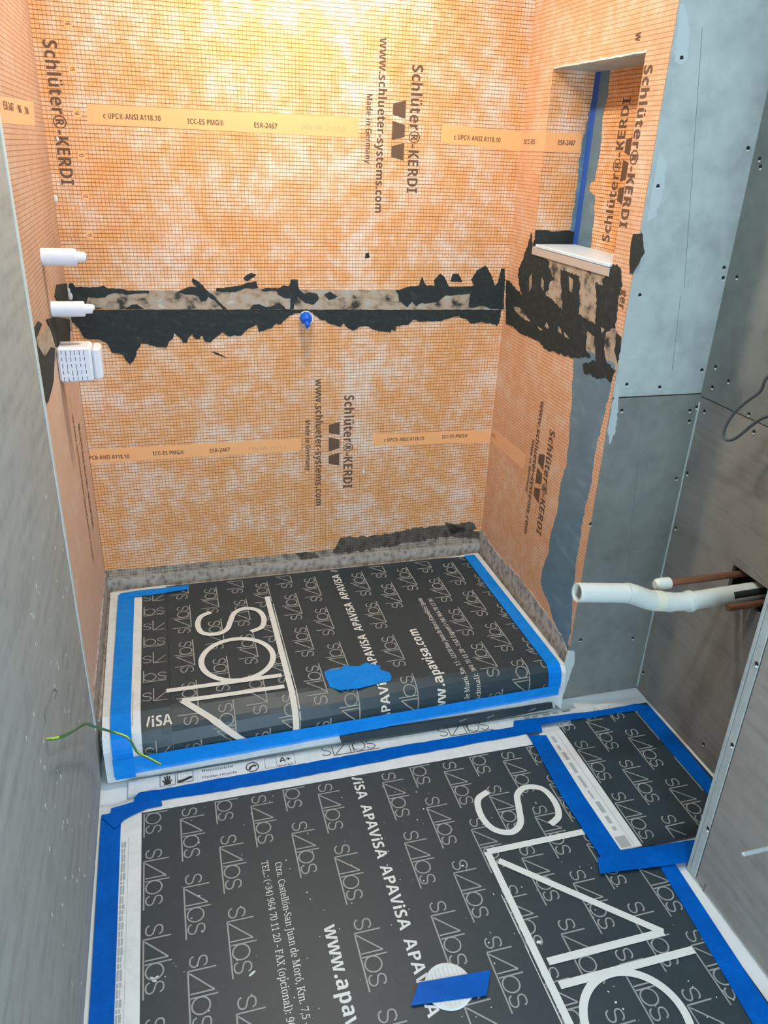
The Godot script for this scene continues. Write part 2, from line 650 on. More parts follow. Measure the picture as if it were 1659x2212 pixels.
# ---------------------------------------------------------------- the camera, the light
func downlight(at: Vector3, radius: float, color: Color, energy: float, glow: float, label: String) -> void:
	var t := thing("ceiling_downlight", label, "light", at, "ceiling downlights")
	var rim := MB.new()
	rim.tube([at + Vector3(0, 0.028, 0), at + Vector3(0, 0.006, 0)], [radius + 0.016, radius + 0.012], 40, false)
	rim.tube([at + Vector3(0, 0.006, 0), at + Vector3(0, 0.0075, 0)], [radius + 0.012, radius - 0.002], 40, false)
	obj("trim_ring", rim, M.pvc, t)
	var lens := MB.new()
	lens.tube([at + Vector3(0, 0.012, 0), at + Vector3(0, 0.008, 0)], [radius, radius], 40)
	var g := StandardMaterial3D.new()
	g.albedo_color = Color.WHITE
	g.emission_enabled = true
	g.emission = color
	g.emission_energy_multiplier = glow
	obj("lens_glow", lens, g, t)
	var l := AreaLight3D.new()
	l.name = "downlight_beam"
	l.area_size = Vector2.ONE * radius * 1.7 * K
	l.area_normalize_energy = true
	l.light_color = color
	l.light_energy = energy
	l.area_range = 12.0
	l.area_attenuation = 2.0
	l.shadow_enabled = true
	t.add_child(l)
	l.position = Vector3(0, -0.004, 0) * K
	l.rotation = Vector3(-PI / 2, 0, 0)


func _ready() -> void:
	var camera := Camera3D.new()
	camera.name = "camera"
	add_child(camera)
	camera.position = CAM * K
	camera.rotation = CAM_ROT
	camera.fov = rad_to_deg(2.0 * atan(1106.0 / FOCAL))
	camera.near = 0.02
	camera.current = true
	var env := Environment.new()
	env.background_mode = Environment.BG_COLOR
	env.background_color = Color(0.80, 0.91, 1.0)
	env.background_energy_multiplier = 25.0  # strong sky that fills the room through the added door
	env.tonemap_mode = Environment.TONE_MAPPER_LINEAR
	env.tonemap_exposure = 0.72
	env.sdfgi_enabled = true
	env.ssao_enabled = true
	env.ssil_enabled = true
	var we := WorldEnvironment.new()
	we.name = "environment"
	we.environment = env
	add_child(we)
	sans = SystemFont.new()
	sans.font_names = ["Droid Sans"]
	sans_bold = SystemFont.new()
	sans_bold.font_names = ["Droid Sans"]
	sans_bold.font_weight = 700
	serif = SystemFont.new()
	serif.font_names = ["Droid Serif"]
	make_materials()
	downlight(LAMP, 0.075, Color(1.0, 0.955, 0.87), 2.45, 4.0, "round warm white downlight in the ceiling over the shower")
	downlight(Vector3(1.18, CEIL - 0.03, 2.05), 0.075, Color(0.86, 0.95, 1.0), 0.5, 4.0, "round cool white downlight in the ceiling by the near grey wall corner")
	downlight(Vector3(1.1, CEIL - 0.03, 1.5), 0.075, Color(0.86, 0.95, 1.0), 1.35, 4.0, "round cool white downlight in the ceiling beside the recess")
	build_room()
	build_floor_covering()
	build_tape()
	build_pipes()
	build_small()


# ---------------------------------------------------------------- the room
func build_room() -> void:
	var y0 := FLOOR - 0.12
	var lo_x := -0.16
	var hi_x := 1.96
	# floor, ceiling, front wall
	var fl := setting("floor", "white floor along the walls around the taped cardboard", "floor")
	box("floor_slab", Vector3(lo_x, y0, -0.14), Vector3(hi_x, FLOOR, BACK + 0.14), M.tile, fl)
	var ce := setting("ceiling", "plain white ceiling", "ceiling")
	box("ceiling_slab", Vector3(lo_x, CEIL, -0.14), Vector3(hi_x, CEIL + 0.1, BACK + 0.14), M.paint, ce)
	var wf := setting("wall_front", "plain painted wall behind the viewer around the added glazed door", "wall")
	var w0 := Vector2(0.06, FLOOR + 0.01)
	var w1 := Vector2(0.90, 1.95)
	box("wall_panel", Vector3(lo_x, w1.y, BACK), Vector3(hi_x, CEIL, BACK + 0.14), M.paint, wf)
	box("wall_panel", Vector3(lo_x, FLOOR, BACK), Vector3(w0.x, w1.y, BACK + 0.14), M.paint, wf)
	box("wall_panel", Vector3(w1.x, FLOOR, BACK), Vector3(hi_x, w1.y, BACK + 0.14), M.paint, wf)
	var win := setting("door_1", "added unseen glazed door behind the viewer that lets in frontal light", "door")  # added and unseen; lets sky light in as cool frontal fill
	for e in [[w0.x, w0.y, w1.x, w0.y + 0.05], [w0.x, w1.y - 0.05, w1.x, w1.y], [w0.x, w0.y + 0.05, w0.x + 0.05, w1.y - 0.05], [w1.x - 0.05, w0.y + 0.05, w1.x, w1.y - 0.05]]:
		box("added_door_frame", Vector3(e[0], e[1], BACK + 0.05), Vector3(e[2], e[3], BACK + 0.1), M.pvc, win)
	box("pane", Vector3(w0.x + 0.05, w0.y + 0.05, BACK + 0.072), Vector3(w1.x - 0.05, w1.y - 0.05, BACK + 0.077), M.glass, win, 0.0005)

	build_back_wall(lo_x, hi_x)
	build_left_wall(lo_x)
	build_right_wall(hi_x)
	build_recess(hi_x)


func kerdi_strip(parent: Node, axis: int, value: float, way: float, quad_px: Array, m: Material) -> void:
	var mb := MB.new()
	on_plane(mb, outline(quad_px, axis, value), axis, value, 0.0006, way)
	obj("printed_strip", mb, m, parent)


func trapezoids(mb: MB, map: Callable, n: Vector3, length: float, v0: float, v1: float) -> void:
	# three slanted blocks, one after the other along the line
	var l := length
	for e in [[[0.0, v1], [0.30, v1], [0.24, v0], [0.06, v0]], [[0.34, v0], [0.66, v0], [0.60, v1], [0.40, v1]], [[0.70, v1], [1.0, v1], [0.94, v0], [0.76, v0]]]:
		var c := []
		for p in e:
			c.append(map.call(Vector2(p[0] * l, p[1])))
		mb.quad(c[0], c[1], c[2], c[3], n)


func build_back_wall(lo_x: float, hi_x: float) -> void:
	var wb := setting("wall_back", "orange gridded waterproofing membrane wall at the back of the shower", "wall")
	box("substrate", Vector3(lo_x, FLOOR, -0.14), Vector3(hi_x, CEIL, -0.0), M.board, wb)
	var lower := MB.new()
	on_plane(lower, rect(0, 0.04, W, 1.06), 2, 0.0, 0.0015)
	var low_sheet := obj("membrane_sheet", lower, M.membrane, wb)
	var upper := MB.new()
	on_plane(upper, rect(0, 1.022, W, CEIL), 2, 0.0015, 0.0018)
	var up_sheet := obj("membrane_sheet", upper, M.membrane, wb)
	# grey mesh band and plaster ledge at the foot
	var foot := MB.new()
	on_plane(foot, ragged(outline([226, 1232, 330, 1224, 560, 1203, 680, 1190, 860, 1168, 1042, 1146, 1042, 1175, 860, 1196, 560, 1226, 228, 1258], 2, 0.0), 0.002, 0.02, 4), 2, 0.0, 0.0021)
	obj("mesh_foot_band", foot, M.grimy_mesh, wb)
	var ledge := MB.new()
	on_plane(ledge, ragged(rect(0.0, -0.02, W, 0.034), 0.002, 0.02, 6), 2, 0.0, 0.009)
	obj("plaster_ledge", ledge, M.grimy_plaster, wb)
	# the two printed strips of each roll
	kerdi_strip(up_sheet, 2, 0.0033, 1, [188, 224, 776, 254, 774, 298, 188, 268], M.strip)
	kerdi_strip(up_sheet, 2, 0.0033, 1, [955, 269, 1126, 285, 1124, 326, 952, 308], M.strip)
	kerdi_strip(low_sheet, 2, 0.0015, 1, [192, 972, 650, 947, 649, 973, 195, 1001], M.strip)
	kerdi_strip(low_sheet, 2, 0.0015, 1, [806, 938, 1060, 929, 1058, 955, 806, 963], M.strip)
	var ink_up := MB.new()
	var ink_low := MB.new()
	var faint_up := MB.new()
	var faint_low := MB.new()
	for e in [["c UPC® ANSI A118.10", 223, 250, 347, 256, 0.0041], ["ICC-ES PMG®", 405, 262, 483, 266, 0.0041], ["ESR-2467", 549, 270, 599, 273, 0.0041], ["c UPC® ANSI A118.10", 981, 296, 1081, 303, 0.0041], ["ICC-ES", 1128, 301, 1126, 301, 0.0041], ["PCB ANSI A118.10", 193, 989, 279, 986, 0.0023], ["ICC-ES PMG®", 330, 980, 397, 977, 0.0023], ["ESR-2467", 453, 974, 497, 971, 0.0023], ["c UPC® ANSI A118.10", 830, 951, 916, 947, 0.0023], ["ICC-ES PMG®", 955, 944, 1010, 941, 0.0023]]:
		var a := hit(e[1], e[2], 2, e[5])
		var b := hit(e[3], e[4], 2, e[5])
		if a.distance_to(b) > 0.03:
			type_line(ink_up if e[5] > 0.003 else ink_low, e[0], sans_bold, 0.0145, (b - a).length(), func(p: Vector2) -> Vector3: return a + (b - a).normalized() * p.x + Vector3(0, p.y - 0.007, 0), Vector3.BACK)
	for e in [["DIN-NR. 2111-2", 652, 273, 745, 279, 0.0041], ["DIN-NR. 2111-2", 538, 970, 618, 966, 0.0023]]:
		var a := hit(e[1], e[2], 2, e[5])
		var b := hit(e[3], e[4], 2, e[5])
		type_line(faint_up if e[5] > 0.003 else faint_low, e[0], sans, 0.013, (b - a).length(), func(p: Vector2) -> Vector3: return a + (b - a).normalized() * p.x + Vector3(0, p.y - 0.007, 0), Vector3.BACK)
	# the maker's name, reading downwards
	var maker := func(x: float, y: float, z: float, whole: bool) -> void:
		var ink := ink_up if z > 0.003 else ink_low
		var m1 := func(p: Vector2) -> Vector3: return Vector3(x + p.y, y - p.x, z)
		type_line(ink, "Schlüter®-KERDI", sans_bold, 0.036, 0.372, m1, Vector3.BACK)
		if whole:
			trapezoids(ink, func(p: Vector2) -> Vector3: return Vector3(x - 0.058 + p.y, y - 0.1 - p.x, z), Vector3.BACK, 0.175, 0.0, 0.042)
			type_line(ink, "www.schlueter-systems.com", sans_bold, 0.027, 0.502, func(p: Vector2) -> Vector3: return Vector3(x - 0.108 + p.y, y + 0.066 - p.x, z), Vector3.BACK)
			type_line(ink, "Made in Germany", sans_bold, 0.018, 0.2, func(p: Vector2) -> Vector3: return Vector3(x - 0.145 + p.y, y - 0.088 - p.x, z), Vector3.BACK)
	maker.call(1.104, 1.766, 0.0036, true)
	maker.call(0.902, 0.703, 0.0019, true)
	maker.call(0.026, 1.763, 0.0036, false)
	# decimetre marks down the left edge
	var patch := MB.new()
	for i in 7:
		var c := Vector3(0.0975 - i * 0.0018, 1.807 - i * 0.1113 + 0.0, 0.0034)
		if i == 6:
			continue
		on_plane(patch, rect(c.x - 0.010, c.y - 0.012, c.x + 0.010, c.y + 0.012), 2, 0.0033, 0.0004)
		type_line(ink_up, str(16 - i), sans_bold, 0.012, 0.010, func(p: Vector2) -> Vector3: return c + Vector3(p.y - 0.006, 0.005 - p.x, 0.0006), Vector3.BACK)
	obj("number_patch", patch, M.strip, up_sheet)
	obj("printed_lettering", ink_up, M.print_brown, up_sheet)
	obj("printed_lettering", ink_low, M.print_brown, low_sheet)
	obj("faint_lettering", faint_up, M.print_faint, up_sheet)
	obj("faint_lettering", faint_low, M.print_faint, low_sheet)
	# the seam between the rolls: scraped strip and black sealant
	var scraped := MB.new()
	on_plane(scraped, ragged(outline([180, 668, 186, 641, 226, 634, 300, 627, 420, 628, 560, 624, 690, 625, 860, 626, 1000, 634, 1062, 634, 1080, 669], 2, 0.0033), 0.0015, 0.015, 9), 2, 0.0033, 0.0008)
	obj("scraped_seam_strip", scraped, M.smeared, wb)
	var blacks := [
		[[149, 668, 153, 695, 161, 699, 170, 708, 177, 722, 187, 732, 210, 733, 224, 738, 234, 747, 243, 762, 264, 766, 270, 776, 280, 789, 290, 776, 295, 759, 303, 749, 305, 741, 324, 746, 347, 750, 359, 751, 365, 737, 372, 733, 376, 719, 386, 728, 395, 740, 405, 739, 409, 728, 415, 722, 423, 732, 431, 733, 437, 724, 442, 737, 456, 739, 467, 728, 481, 718, 492, 726, 506, 724, 521, 725, 531, 714, 543, 707, 554, 701, 560, 718, 574, 712, 587, 709, 593, 701, 608, 699, 620, 687, 631, 680, 647, 676, 655, 674, 676, 676, 689, 689, 701, 691, 711, 699, 719, 701, 736, 706, 742, 698, 750, 708, 761, 714, 773, 708, 788, 704, 804, 711, 815, 714, 833, 717, 842, 719, 846, 712, 854, 715, 856, 704, 879, 702, 891, 692, 920, 694, 947, 694, 964, 689, 975, 685, 991, 683, 1008, 690, 1019, 699, 1044, 696, 1059, 698, 1073, 704, 1079, 692, 1083, 668], 0.0015, 0.0018, 0.003],
		[[146, 668, 147, 624, 149, 612, 156, 611, 162, 619, 187, 620, 210, 620, 224, 617, 233, 623, 257, 623, 274, 627, 293, 628, 322, 628, 322, 634, 293, 634, 270, 637, 264, 632, 249, 633, 233, 637, 226, 643, 208, 644, 190, 642, 187, 655, 187, 668], 0.0041, 0.0008, 0.0015],
		[[382, 632, 392, 626, 410, 619, 425, 620, 414, 608, 416, 600, 429, 608, 448, 628, 466, 643, 481, 660, 491, 668, 481, 668, 464, 649, 450, 641, 446, 650, 435, 652, 429, 641, 419, 637, 400, 636], 0.0041, 0.0008, 0.0015],
		[[466, 624, 508, 618, 523, 616, 535, 610, 554, 608, 558, 622, 547, 624, 531, 622, 508, 631, 485, 631, 468, 630], 0.0041, 0.0008, 0.0015],
		[[525, 602, 531, 595, 543, 589, 554, 594, 539, 605, 533, 607], 0.0033, 0.0008, 0.0015],
		[[562, 627, 577, 622, 604, 622, 612, 616, 624, 618, 628, 604, 643, 604, 646, 624, 657, 635, 670, 631, 685, 635, 689, 645, 678, 658, 660, 655, 643, 641, 637, 651, 634, 668, 626, 668, 628, 645, 612, 643, 601, 637, 597, 628, 574, 630], 0.0041, 0.0008, 0.0015],
		[[539, 668, 547, 658, 560, 657, 574, 663, 585, 662, 604, 655, 614, 662, 617, 668], 0.0041, 0.0008, 0.001],
		[[270, 668, 284, 658, 296, 657, 308, 665, 312, 668], 0.0041, 0.0008, 0.001],
		[[700, 636, 712, 630, 730, 640, 722, 645, 710, 648], 0.0041, 0.0008, 0.001],
		[[854, 626, 867, 625, 883, 619, 904, 617, 912, 598, 920, 616, 939, 617, 937, 606, 951, 591, 960, 598, 970, 619, 1008, 619, 1023, 617, 1017, 604, 1030, 584, 1048, 573, 1054, 580, 1061, 594, 1069, 617, 1075, 611, 1079, 598, 1082, 580, 1090, 580, 1091, 600, 1088, 668, 1059, 667, 1040, 660, 1023, 665, 1012, 664, 1015, 634, 1000, 636, 961, 639, 947, 652, 918, 656, 911, 654, 899, 662, 890, 652, 880, 664, 862, 650, 860, 636], 0.0041, 0.0008, 0.0015],
		[[973, 608, 978, 592, 990, 591, 999, 609], 0.0033, 0.0008, 0.001],
		[[790, 547, 797, 545, 799, 556, 788, 558], 0.0033, 0.0006, 0.001],
		[[455, 759, 470, 762, 492, 774, 470, 767], 0.0015, 0.0006, 0.0005]]
	for i in blacks.size():
		var e: Array = blacks[i]
		var mb := MB.new()
		on_plane(mb, ragged(outline(e[0], 2, e[1]), e[3], 0.008, 20 + i), 2, e[1], e[2])
		obj("black_sealant", mb, M.sealant, wb)
	# soot-dark smears on the foot band, and crumbs of mortar
	var smear := MB.new()
	for e in [[735, 1162, 800, 1158, 905, 1140, 1020, 1128, 1030, 1142, 960, 1160, 900, 1170, 830, 1182, 760, 1194, 712, 1196], [960, 1128, 1036, 1150, 1036, 1165, 980, 1160], [640, 1196, 680, 1192, 690, 1206, 650, 1210]]:
		on_plane(smear, ragged(outline(e, 2, 0.002), 0.006, 0.012, 90), 2, 0.0021, 0.0006)
	obj("dark_mortar_smear", smear, M.dark_mesh, wb)
	var crumb := MB.new()
	rng.seed = 5
	for e in [[785, 1020, 0.006], [610, 1132, 0.005], [120, 430, 0.007], [124, 300, 0.004], [152, 640, 0.008], [148, 628, 0.006], [1152, 95, 0.006]]:
		var p := hit(e[0], e[1], 2, 0.004)
		crumb.ball(p, Vector3(e[2], e[2] * 1.6, 0.003), 6, 8)
	obj("mortar_crumb", crumb, M.chip, wb)


func build_left_wall(lo_x: float) -> void:
	var wl := setting("wall_left", "orange membrane side wall of the shower that carries the white guards", "wall")
	box("substrate", Vector3(lo_x, FLOOR, 0.0), Vector3(-0.002, CEIL, D), M.board, wl)
	var low := MB.new()
	on_plane(low, rect(0.0, 0.05, D, 1.09), 0, -0.002, 0.0014)
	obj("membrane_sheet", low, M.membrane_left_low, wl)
	var up := MB.new()
	on_plane(up, rect(0.0, 1.065, D, CEIL), 0, -0.0006, 0.0016)
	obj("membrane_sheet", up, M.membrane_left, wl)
	var foot := MB.new()
	on_plane(foot, ragged(rect(0.0, -0.1, D, 0.06), 0.004, 0.02, 3), 0, -0.002, 0.006)
	obj("plaster_ledge", foot, M.grimy_plaster, wl)
	kerdi_strip(wl, 0, 0.001, 1, [0, 208, 72, 220, 76, 272, 0, 266], M.strip_side)
	var ink := MB.new()
	for e in [["ESR-2467", 0.70, 1.575, 0.14], ["PMG", 0.50, 1.575, 0.06], ["DIN", 0.38, 1.575, 0.06]]:
		type_line(ink, e[0], sans_bold, 0.016, e[3], func(p: Vector2) -> Vector3: return Vector3(0.002, e[2] + p.y - 0.008, e[1] - p.x), Vector3.RIGHT)
	type_line(ink, "Schlüter®-KERDI", sans_bold, 0.036, 0.372, func(p: Vector2) -> Vector3: return Vector3(0.0006, 0.70 - p.x, 0.19 - p.y), Vector3.RIGHT)
	type_line(ink, "www.schlueter-systems.com", sans_bold, 0.027, 0.502, func(p: Vector2) -> Vector3: return Vector3(0.0006, 0.77 - p.x, 0.30 - p.y), Vector3.RIGHT)
	obj("printed_lettering", ink, M.print_brown, wl)
	var grim := MB.new()
	on_plane(grim, ragged(PackedVector2Array([Vector2(0.79, 1.10), Vector2(0.55, 1.085), Vector2(0.3, 1.075), Vector2(0.06, 1.1), Vector2(0.0, 1.08), Vector2(0.0, 0.965), Vector2(0.32, 0.985), Vector2(0.79, 0.99)]), 0.004, 0.015, 41), 0, -0.0006, 0.003)
	obj("scraped_seam_strip", grim, M.smeared, wl)
	for e in [[[57, 766, 62, 750, 80, 745, 96, 772, 110, 750, 118, 752, 115, 823, 110, 845, 103, 870, 96, 866, 96, 900, 100, 955, 105, 994, 93, 969, 76, 895, 67, 835], 0.0024], [[58, 735, 82, 694, 90, 700, 78, 730, 72, 760, 60, 765], 0.0024], [[100, 690, 120, 684, 150, 690, 151, 745, 120, 749, 112, 720], 0.0024], [[118, 640, 122, 615, 146, 608, 147, 650, 128, 655], 0.0024]]:
		var mb := MB.new()
		var poly := outline(e[0], 0, 0.0024)
		for i in poly.size():
			poly[i] = Vector2(clampf(poly[i].x, 0.0, D - 0.002), poly[i].y)
		on_plane(mb, poly, 0, 0.0016, 0.0022)
		obj("black_sealant", mb, M.sealant, wl)

	var wn := setting("wall_left_near", "grey cement board wall on the side of the ground wire", "wall")
	box("substrate", Vector3(lo_x, FLOOR, D + 0.002), Vector3(-0.012, CEIL, BACK), M.board, wn)
	box("cement_board", Vector3(-0.012, FLOOR + 0.012, D + 0.004), Vector3(0.004, CEIL, 2.25), M.board_streaked, wn, 0.003)
	box("cement_board", Vector3(-0.012, FLOOR + 0.012, 2.254), Vector3(0.004, CEIL, BACK), M.board_streaked, wn, 0.003)
	var bead := MB.new()
	on_plane(bead, ragged(rect(D - 0.004, 0.0, D + 0.018, CEIL), 0.0015, 0.03, 8), 0, -0.002, 0.0085)
	obj("edge_bead", bead, M.edge, wn)
	var chips := MB.new()
	rng.seed = 21
	for i in 60:
		var y := rng.randf_range(-0.12, 0.8)
		var z := rng.randf_range(0.85, 1.6)
		var l := rng.randf_range(0.004, 0.014)
		on_plane(chips, PackedVector2Array([Vector2(z, y), Vector2(z + 0.003, y + 0.001), Vector2(z + 0.002, y + l), Vector2(z - 0.001, y + l * 0.9)]), 0, 0.004, 0.0006)
	obj("scuff_marks", chips, M.chip, wn).set_meta("kind", "stuff")
	var pen := MB.new()
	var loop := hits([100, 1565, 95, 1545, 108, 1510, 113, 1492, 118, 1488, 122, 1493, 118, 1510], 0, 0.0045)
	var rr := []
	for p in loop:
		rr.append(0.0012)
	pen.tube(loop, rr, 6)
	obj("pencil_scribble", pen, M.pencil, wn)


func build_right_wall(hi_x: float) -> void:
	var wr := setting("wall_right", "orange membrane side wall of the shower with the recessed niche", "wall")
	var z0 := 0.185
	var z1 := 0.69
	var n0 := 1.235
	var n1 := 1.765
	var nx := 1.647
	# four blocks leave the niche open
	box("wall_block", Vector3(W + 0.0015, FLOOR, 0.0), Vector3(hi_x, n0, D - 0.012), M.board, wr)
	box("wall_block", Vector3(W + 0.0015, n1, 0.0), Vector3(hi_x, CEIL, D - 0.012), M.board, wr)
	box("wall_block", Vector3(W + 0.0015, n0, 0.0), Vector3(hi_x, n1, z0), M.board, wr)
	box("wall_block", Vector3(W + 0.0015, n0, z1), Vector3(hi_x, n1, D - 0.012), M.board, wr)
	box("wall_block", Vector3(nx + 0.002, n0, z0), Vector3(hi_x, n1, z1), M.board, wr)
	# membrane on the face, round the niche
	for e in [[0.0, 0.05, D, 1.03], [0.0, 1.03, D, n0], [0.0, n1, D, CEIL], [0.0, n0, z0, n1], [z1, n0, D, n1]]:
		var mb := MB.new()
		on_plane(mb, rect(e[0], e[1], e[2], e[3]), 0, W + 0.0015, 0.0015, -1)
		obj("membrane_sheet", mb, M.membrane_side, wr)
	# the niche's lining
	var far := MB.new()
	on_plane(far, rect(W, n0, nx, n1), 2, z0, 0.0015, 1)
	obj("niche_side", far, M.membrane, wr)
	var near := MB.new()
	on_plane(near, rect(W, n0, nx, n1), 2, z1, 0.0015, -1)
	obj("niche_side", near, M.membrane, wr)
	var back := MB.new()
	on_plane(back, rect(z0, n0, z1, n1), 0, nx + 0.002, 0.002, -1)
	obj("niche_back", back, M.membrane, wr)
	var top := MB.new()
	on_plane(top, rect(W, z0, nx, z1), 1, n1, 0.0015, -1)
	obj("niche_top", top, M.board_pale, wr)
	var lip := MB.new()
	on_plane(lip, ragged(rect(z0 + 0.002, n1 - 0.001, z1 + 0.003, n1 + 0.0035), 0.0015, 0.02, 12), 0, W, 0.0016, -1)
	obj("niche_lip", lip, M.chip, wr)
	var flo := MB.new()
	on_plane(flo, rect(W, z0, nx, z1), 1, n0, 0.012, 1)
	obj("niche_floor", flo, M.white_card, wr)
	# grey coating and blue band in the niche's corner
	var coat := MB.new()
	on_plane(coat, ragged(PackedVector2Array([Vector2(z0, n1), Vector2(z0 + 0.085, n1), Vector2(z0 + 0.092, 1.69), Vector2(z0 + 0.078, 1.64), Vector2(z0 + 0.09, 1.58), Vector2(z0 + 0.092, 1.52), Vector2(z0 + 0.088, 1.46), Vector2(z0 + 0.062, 1.45), Vector2(z0 + 0.062, 1.425), Vector2(z0 + 0.1, 1.415), Vector2(z0 + 0.115, 1.34), Vector2(z0 + 0.12, n0), Vector2(z0, n0)]), 0.003, 0.012, 13), 0, nx, 0.0014, -1)
	obj("grey_coating", coat, M.liquid_grey, wr)
	var band := MB.new()
	on_plane(band, ragged(rect(z0, n0, z0 + 0.034, n1), 0.0015, 0.02, 14), 0, nx - 0.0014, 0.001, -1)
	obj("blue_corner_band", band, M.blue_band, wr)
	var smear := MB.new()
	on_plane(smear, ragged(PackedVector2Array([Vector2(nx - 0.02, n0 + 0.06), Vector2(nx, n0 + 0.06), Vector2(nx, 1.70), Vector2(nx - 0.006, 1.66), Vector2(nx - 0.02, 1.52), Vector2(nx - 0.014, 1.4)]), 0.003, 0.012, 15), 2, z0 + 0.0015, 0.001, 1)
	obj("grey_coating", smear, M.liquid_grey, wr)
	var sb := MB.new()
	on_plane(sb, ragged(rect(W, n0, nx, n0 + 0.062), 0.003, 0.012, 16), 2, z0 + 0.0015, 0.0016, 1)
	obj("black_sealant", sb, M.sealant, wr)
	# grey liquid coat down the front edge
	var liq := MB.new()
	on_plane(liq, ragged(PackedVector2Array([Vector2(0.555, 1.0), Vector2(0.557, 0.95), Vector2(0.575, 0.85), Vector2(0.59, 0.75), Vector2(0.606, 0.63), Vector2(0.585, 0.55), Vector2(0.592, 0.45), Vector2(0.57, 0.36), Vector2(0.572, 0.28), Vector2(0.545, 0.20), Vector2(0.552, 0.15), Vector2(0.62, 0.115), Vector2(0.66, 0.08), Vector2(0.73, 0.05), Vector2(0.775, 0.0), Vector2(0.788, 0.1), Vector2(0.768, 0.2), Vector2(0.752, 0.35), Vector2(0.748, 0.5), Vector2(0.762, 0.62), Vector2(0.755, 0.72), Vector2(0.772, 0.85), Vector2(0.785, 1.0)]), 0.004, 0.015, 17), 0, W, 0.0012, -1)
	obj("grey_coating", liq, M.liquid_grey, wr)
	# foot band
	var foot := MB.new()
	on_plane(foot, ragged(PackedVector2Array([Vector2(0.0, -0.02), Vector2(0.0, 0.095), Vector2(0.2, 0.075), Vector2(0.4, 0.085), Vector2(0.6, 0.07), Vector2(0.74, 0.055), Vector2(0.79, 0.02), Vector2(0.79, -0.1)]), 0.005, 0.015, 18), 0, W, 0.004, -1)
	obj("mesh_foot_band", foot, M.grimy_plaster, wr)
	# print
	kerdi_strip(wr, 0, W, -1, [1063, 929, 1072, 932, 1137, 983, 1130, 1014, 1064, 957], M.strip_side)
	var str2 := MB.new()
	on_plane(str2, rect(0.0, 1.535, z0, 1.59), 0, W, 0.0008, -1)
	obj("printed_strip", str2, M.strip_side, wr)
	var str3 := MB.new()
	on_plane(str3, rect(W, 1.535, nx - 0.02, 1.59), 2, z0 + 0.0015, 0.0008, 1)
	obj("printed_strip", str3, M.strip, wr)
	var ink := MB.new()
	var lf := Vector3.LEFT
	var x := W - 0.0012
	type_line(ink, "Schlüter®-KERDI", sans_bold, 0.036, 0.38, func(p: Vector2) -> Vector3: return Vector3(x, 1.735 - p.x, 0.694 + p.y), lf)
	type_line(ink, "w", sans_bold, 0.03, 0.02, func(p: Vector2) -> Vector3: return Vector3(x, 1.812 - p.x, 0.63 + p.y), lf)
	type_line(ink, "ger", sans_bold, 0.03, 0.05, func(p: Vector2) -> Vector3: return Vector3(x, 1.20 - p.x, 0.755 + p.y), lf)
	type_line(ink, "Schlüter®-KERDI", sans_bold, 0.036, 0.385, func(p: Vector2) -> Vector3: return Vector3(x, 0.70 - p.x, 0.468 + p.y), lf)
	trapezoids(ink, func(p: Vector2) -> Vector3: return Vector3(x, 0.602 - p.x, 0.415 + p.y), lf, 0.18, 0.0, 0.042)
	type_line(ink, "www.schlueter-systems.com", sans_bold, 0.027, 0.502, func(p: Vector2) -> Vector3: return Vector3(x, 0.772 - p.x, 0.378 + p.y), lf)
	type_line(ink, "Made in Germany", sans_bold, 0.018, 0.2, func(p: Vector2) -> Vector3: return Vector3(x, 0.622 - p.x, 0.352 + p.y), lf)
	type_line(ink, "ICC", sans_bold, 0.014, 0.035, func(p: Vector2) -> Vector3: return Vector3(x, 0.515 + p.y, 0.015 + p.x), lf)
	type_line(ink, "ICC-ES", sans_bold, 0.014, 0.085, func(p: Vector2) -> Vector3: return Vector3(x - 0.0004, 1.556 + p.y, 0.03 + p.x), lf)
	type_line(ink, "ESR-2467", sans_bold, 0.014, 0.06, func(p: Vector2) -> Vector3: return Vector3(W + 0.045 + p.x, 1.556 + p.y, z0 + 0.0028), Vector3.BACK)
	# on the niche's back the roll hangs upside down
	var bx := nx - 0.0004
	type_line(ink, "Schlüter®-KERDI", sans_bold, 0.042, 0.40, func(p: Vector2) -> Vector3: return Vector3(bx, 1.285 + p.x, z0 + 0.225 - p.y), lf)
	trapezoids(ink, func(p: Vector2) -> Vector3: return Vector3(bx, 1.585 - p.x, z0 + 0.235 + p.y), lf, 0.19, 0.0, 0.045)
	obj("printed_lettering", ink, M.print_brown, wr)
	# black sealant over the seam
	var scr := MB.new()
	on_plane(scr, ragged(outline([1152, 535, 1240, 562, 1320, 590, 1330, 700, 1336, 800, 1262, 780, 1180, 742, 1100, 690, 1100, 640, 1150, 648], 0, W), 0.003, 0.012, 61), 0, W, 0.0011, -1)
	obj("scraped_seam_strip", scr, M.smeared, wr)
	for e in [[1093, 603, 1098, 606, 1107, 615, 1129, 638, 1124, 628, 1119, 595, 1121, 582, 1137, 541, 1148, 503, 1150, 529, 1158, 541, 1168, 548, 1187, 566, 1185, 576, 1197, 603, 1187, 611, 1186, 625, 1176, 636, 1203, 656, 1215, 669, 1213, 623, 1211, 582, 1252, 597, 1252, 644, 1250, 677, 1287, 701, 1289, 644, 1287, 611, 1303, 615, 1301, 603, 1316, 585, 1326, 570, 1340, 578, 1344, 611, 1336, 644, 1332, 681, 1330, 707, 1310, 716, 1305, 750, 1310, 782, 1330, 800, 1319, 826, 1310, 816, 1287, 818, 1277, 808, 1262, 806, 1258, 787, 1288, 778, 1284, 725, 1268, 716, 1266, 755, 1276, 772, 1238, 773, 1205, 763, 1178, 755, 1166, 738, 1141, 726, 1125, 720, 1115, 710, 1093, 699], [1332, 715, 1341, 726, 1341, 753, 1334, 785, 1328, 760]]:
		var mb := MB.new()
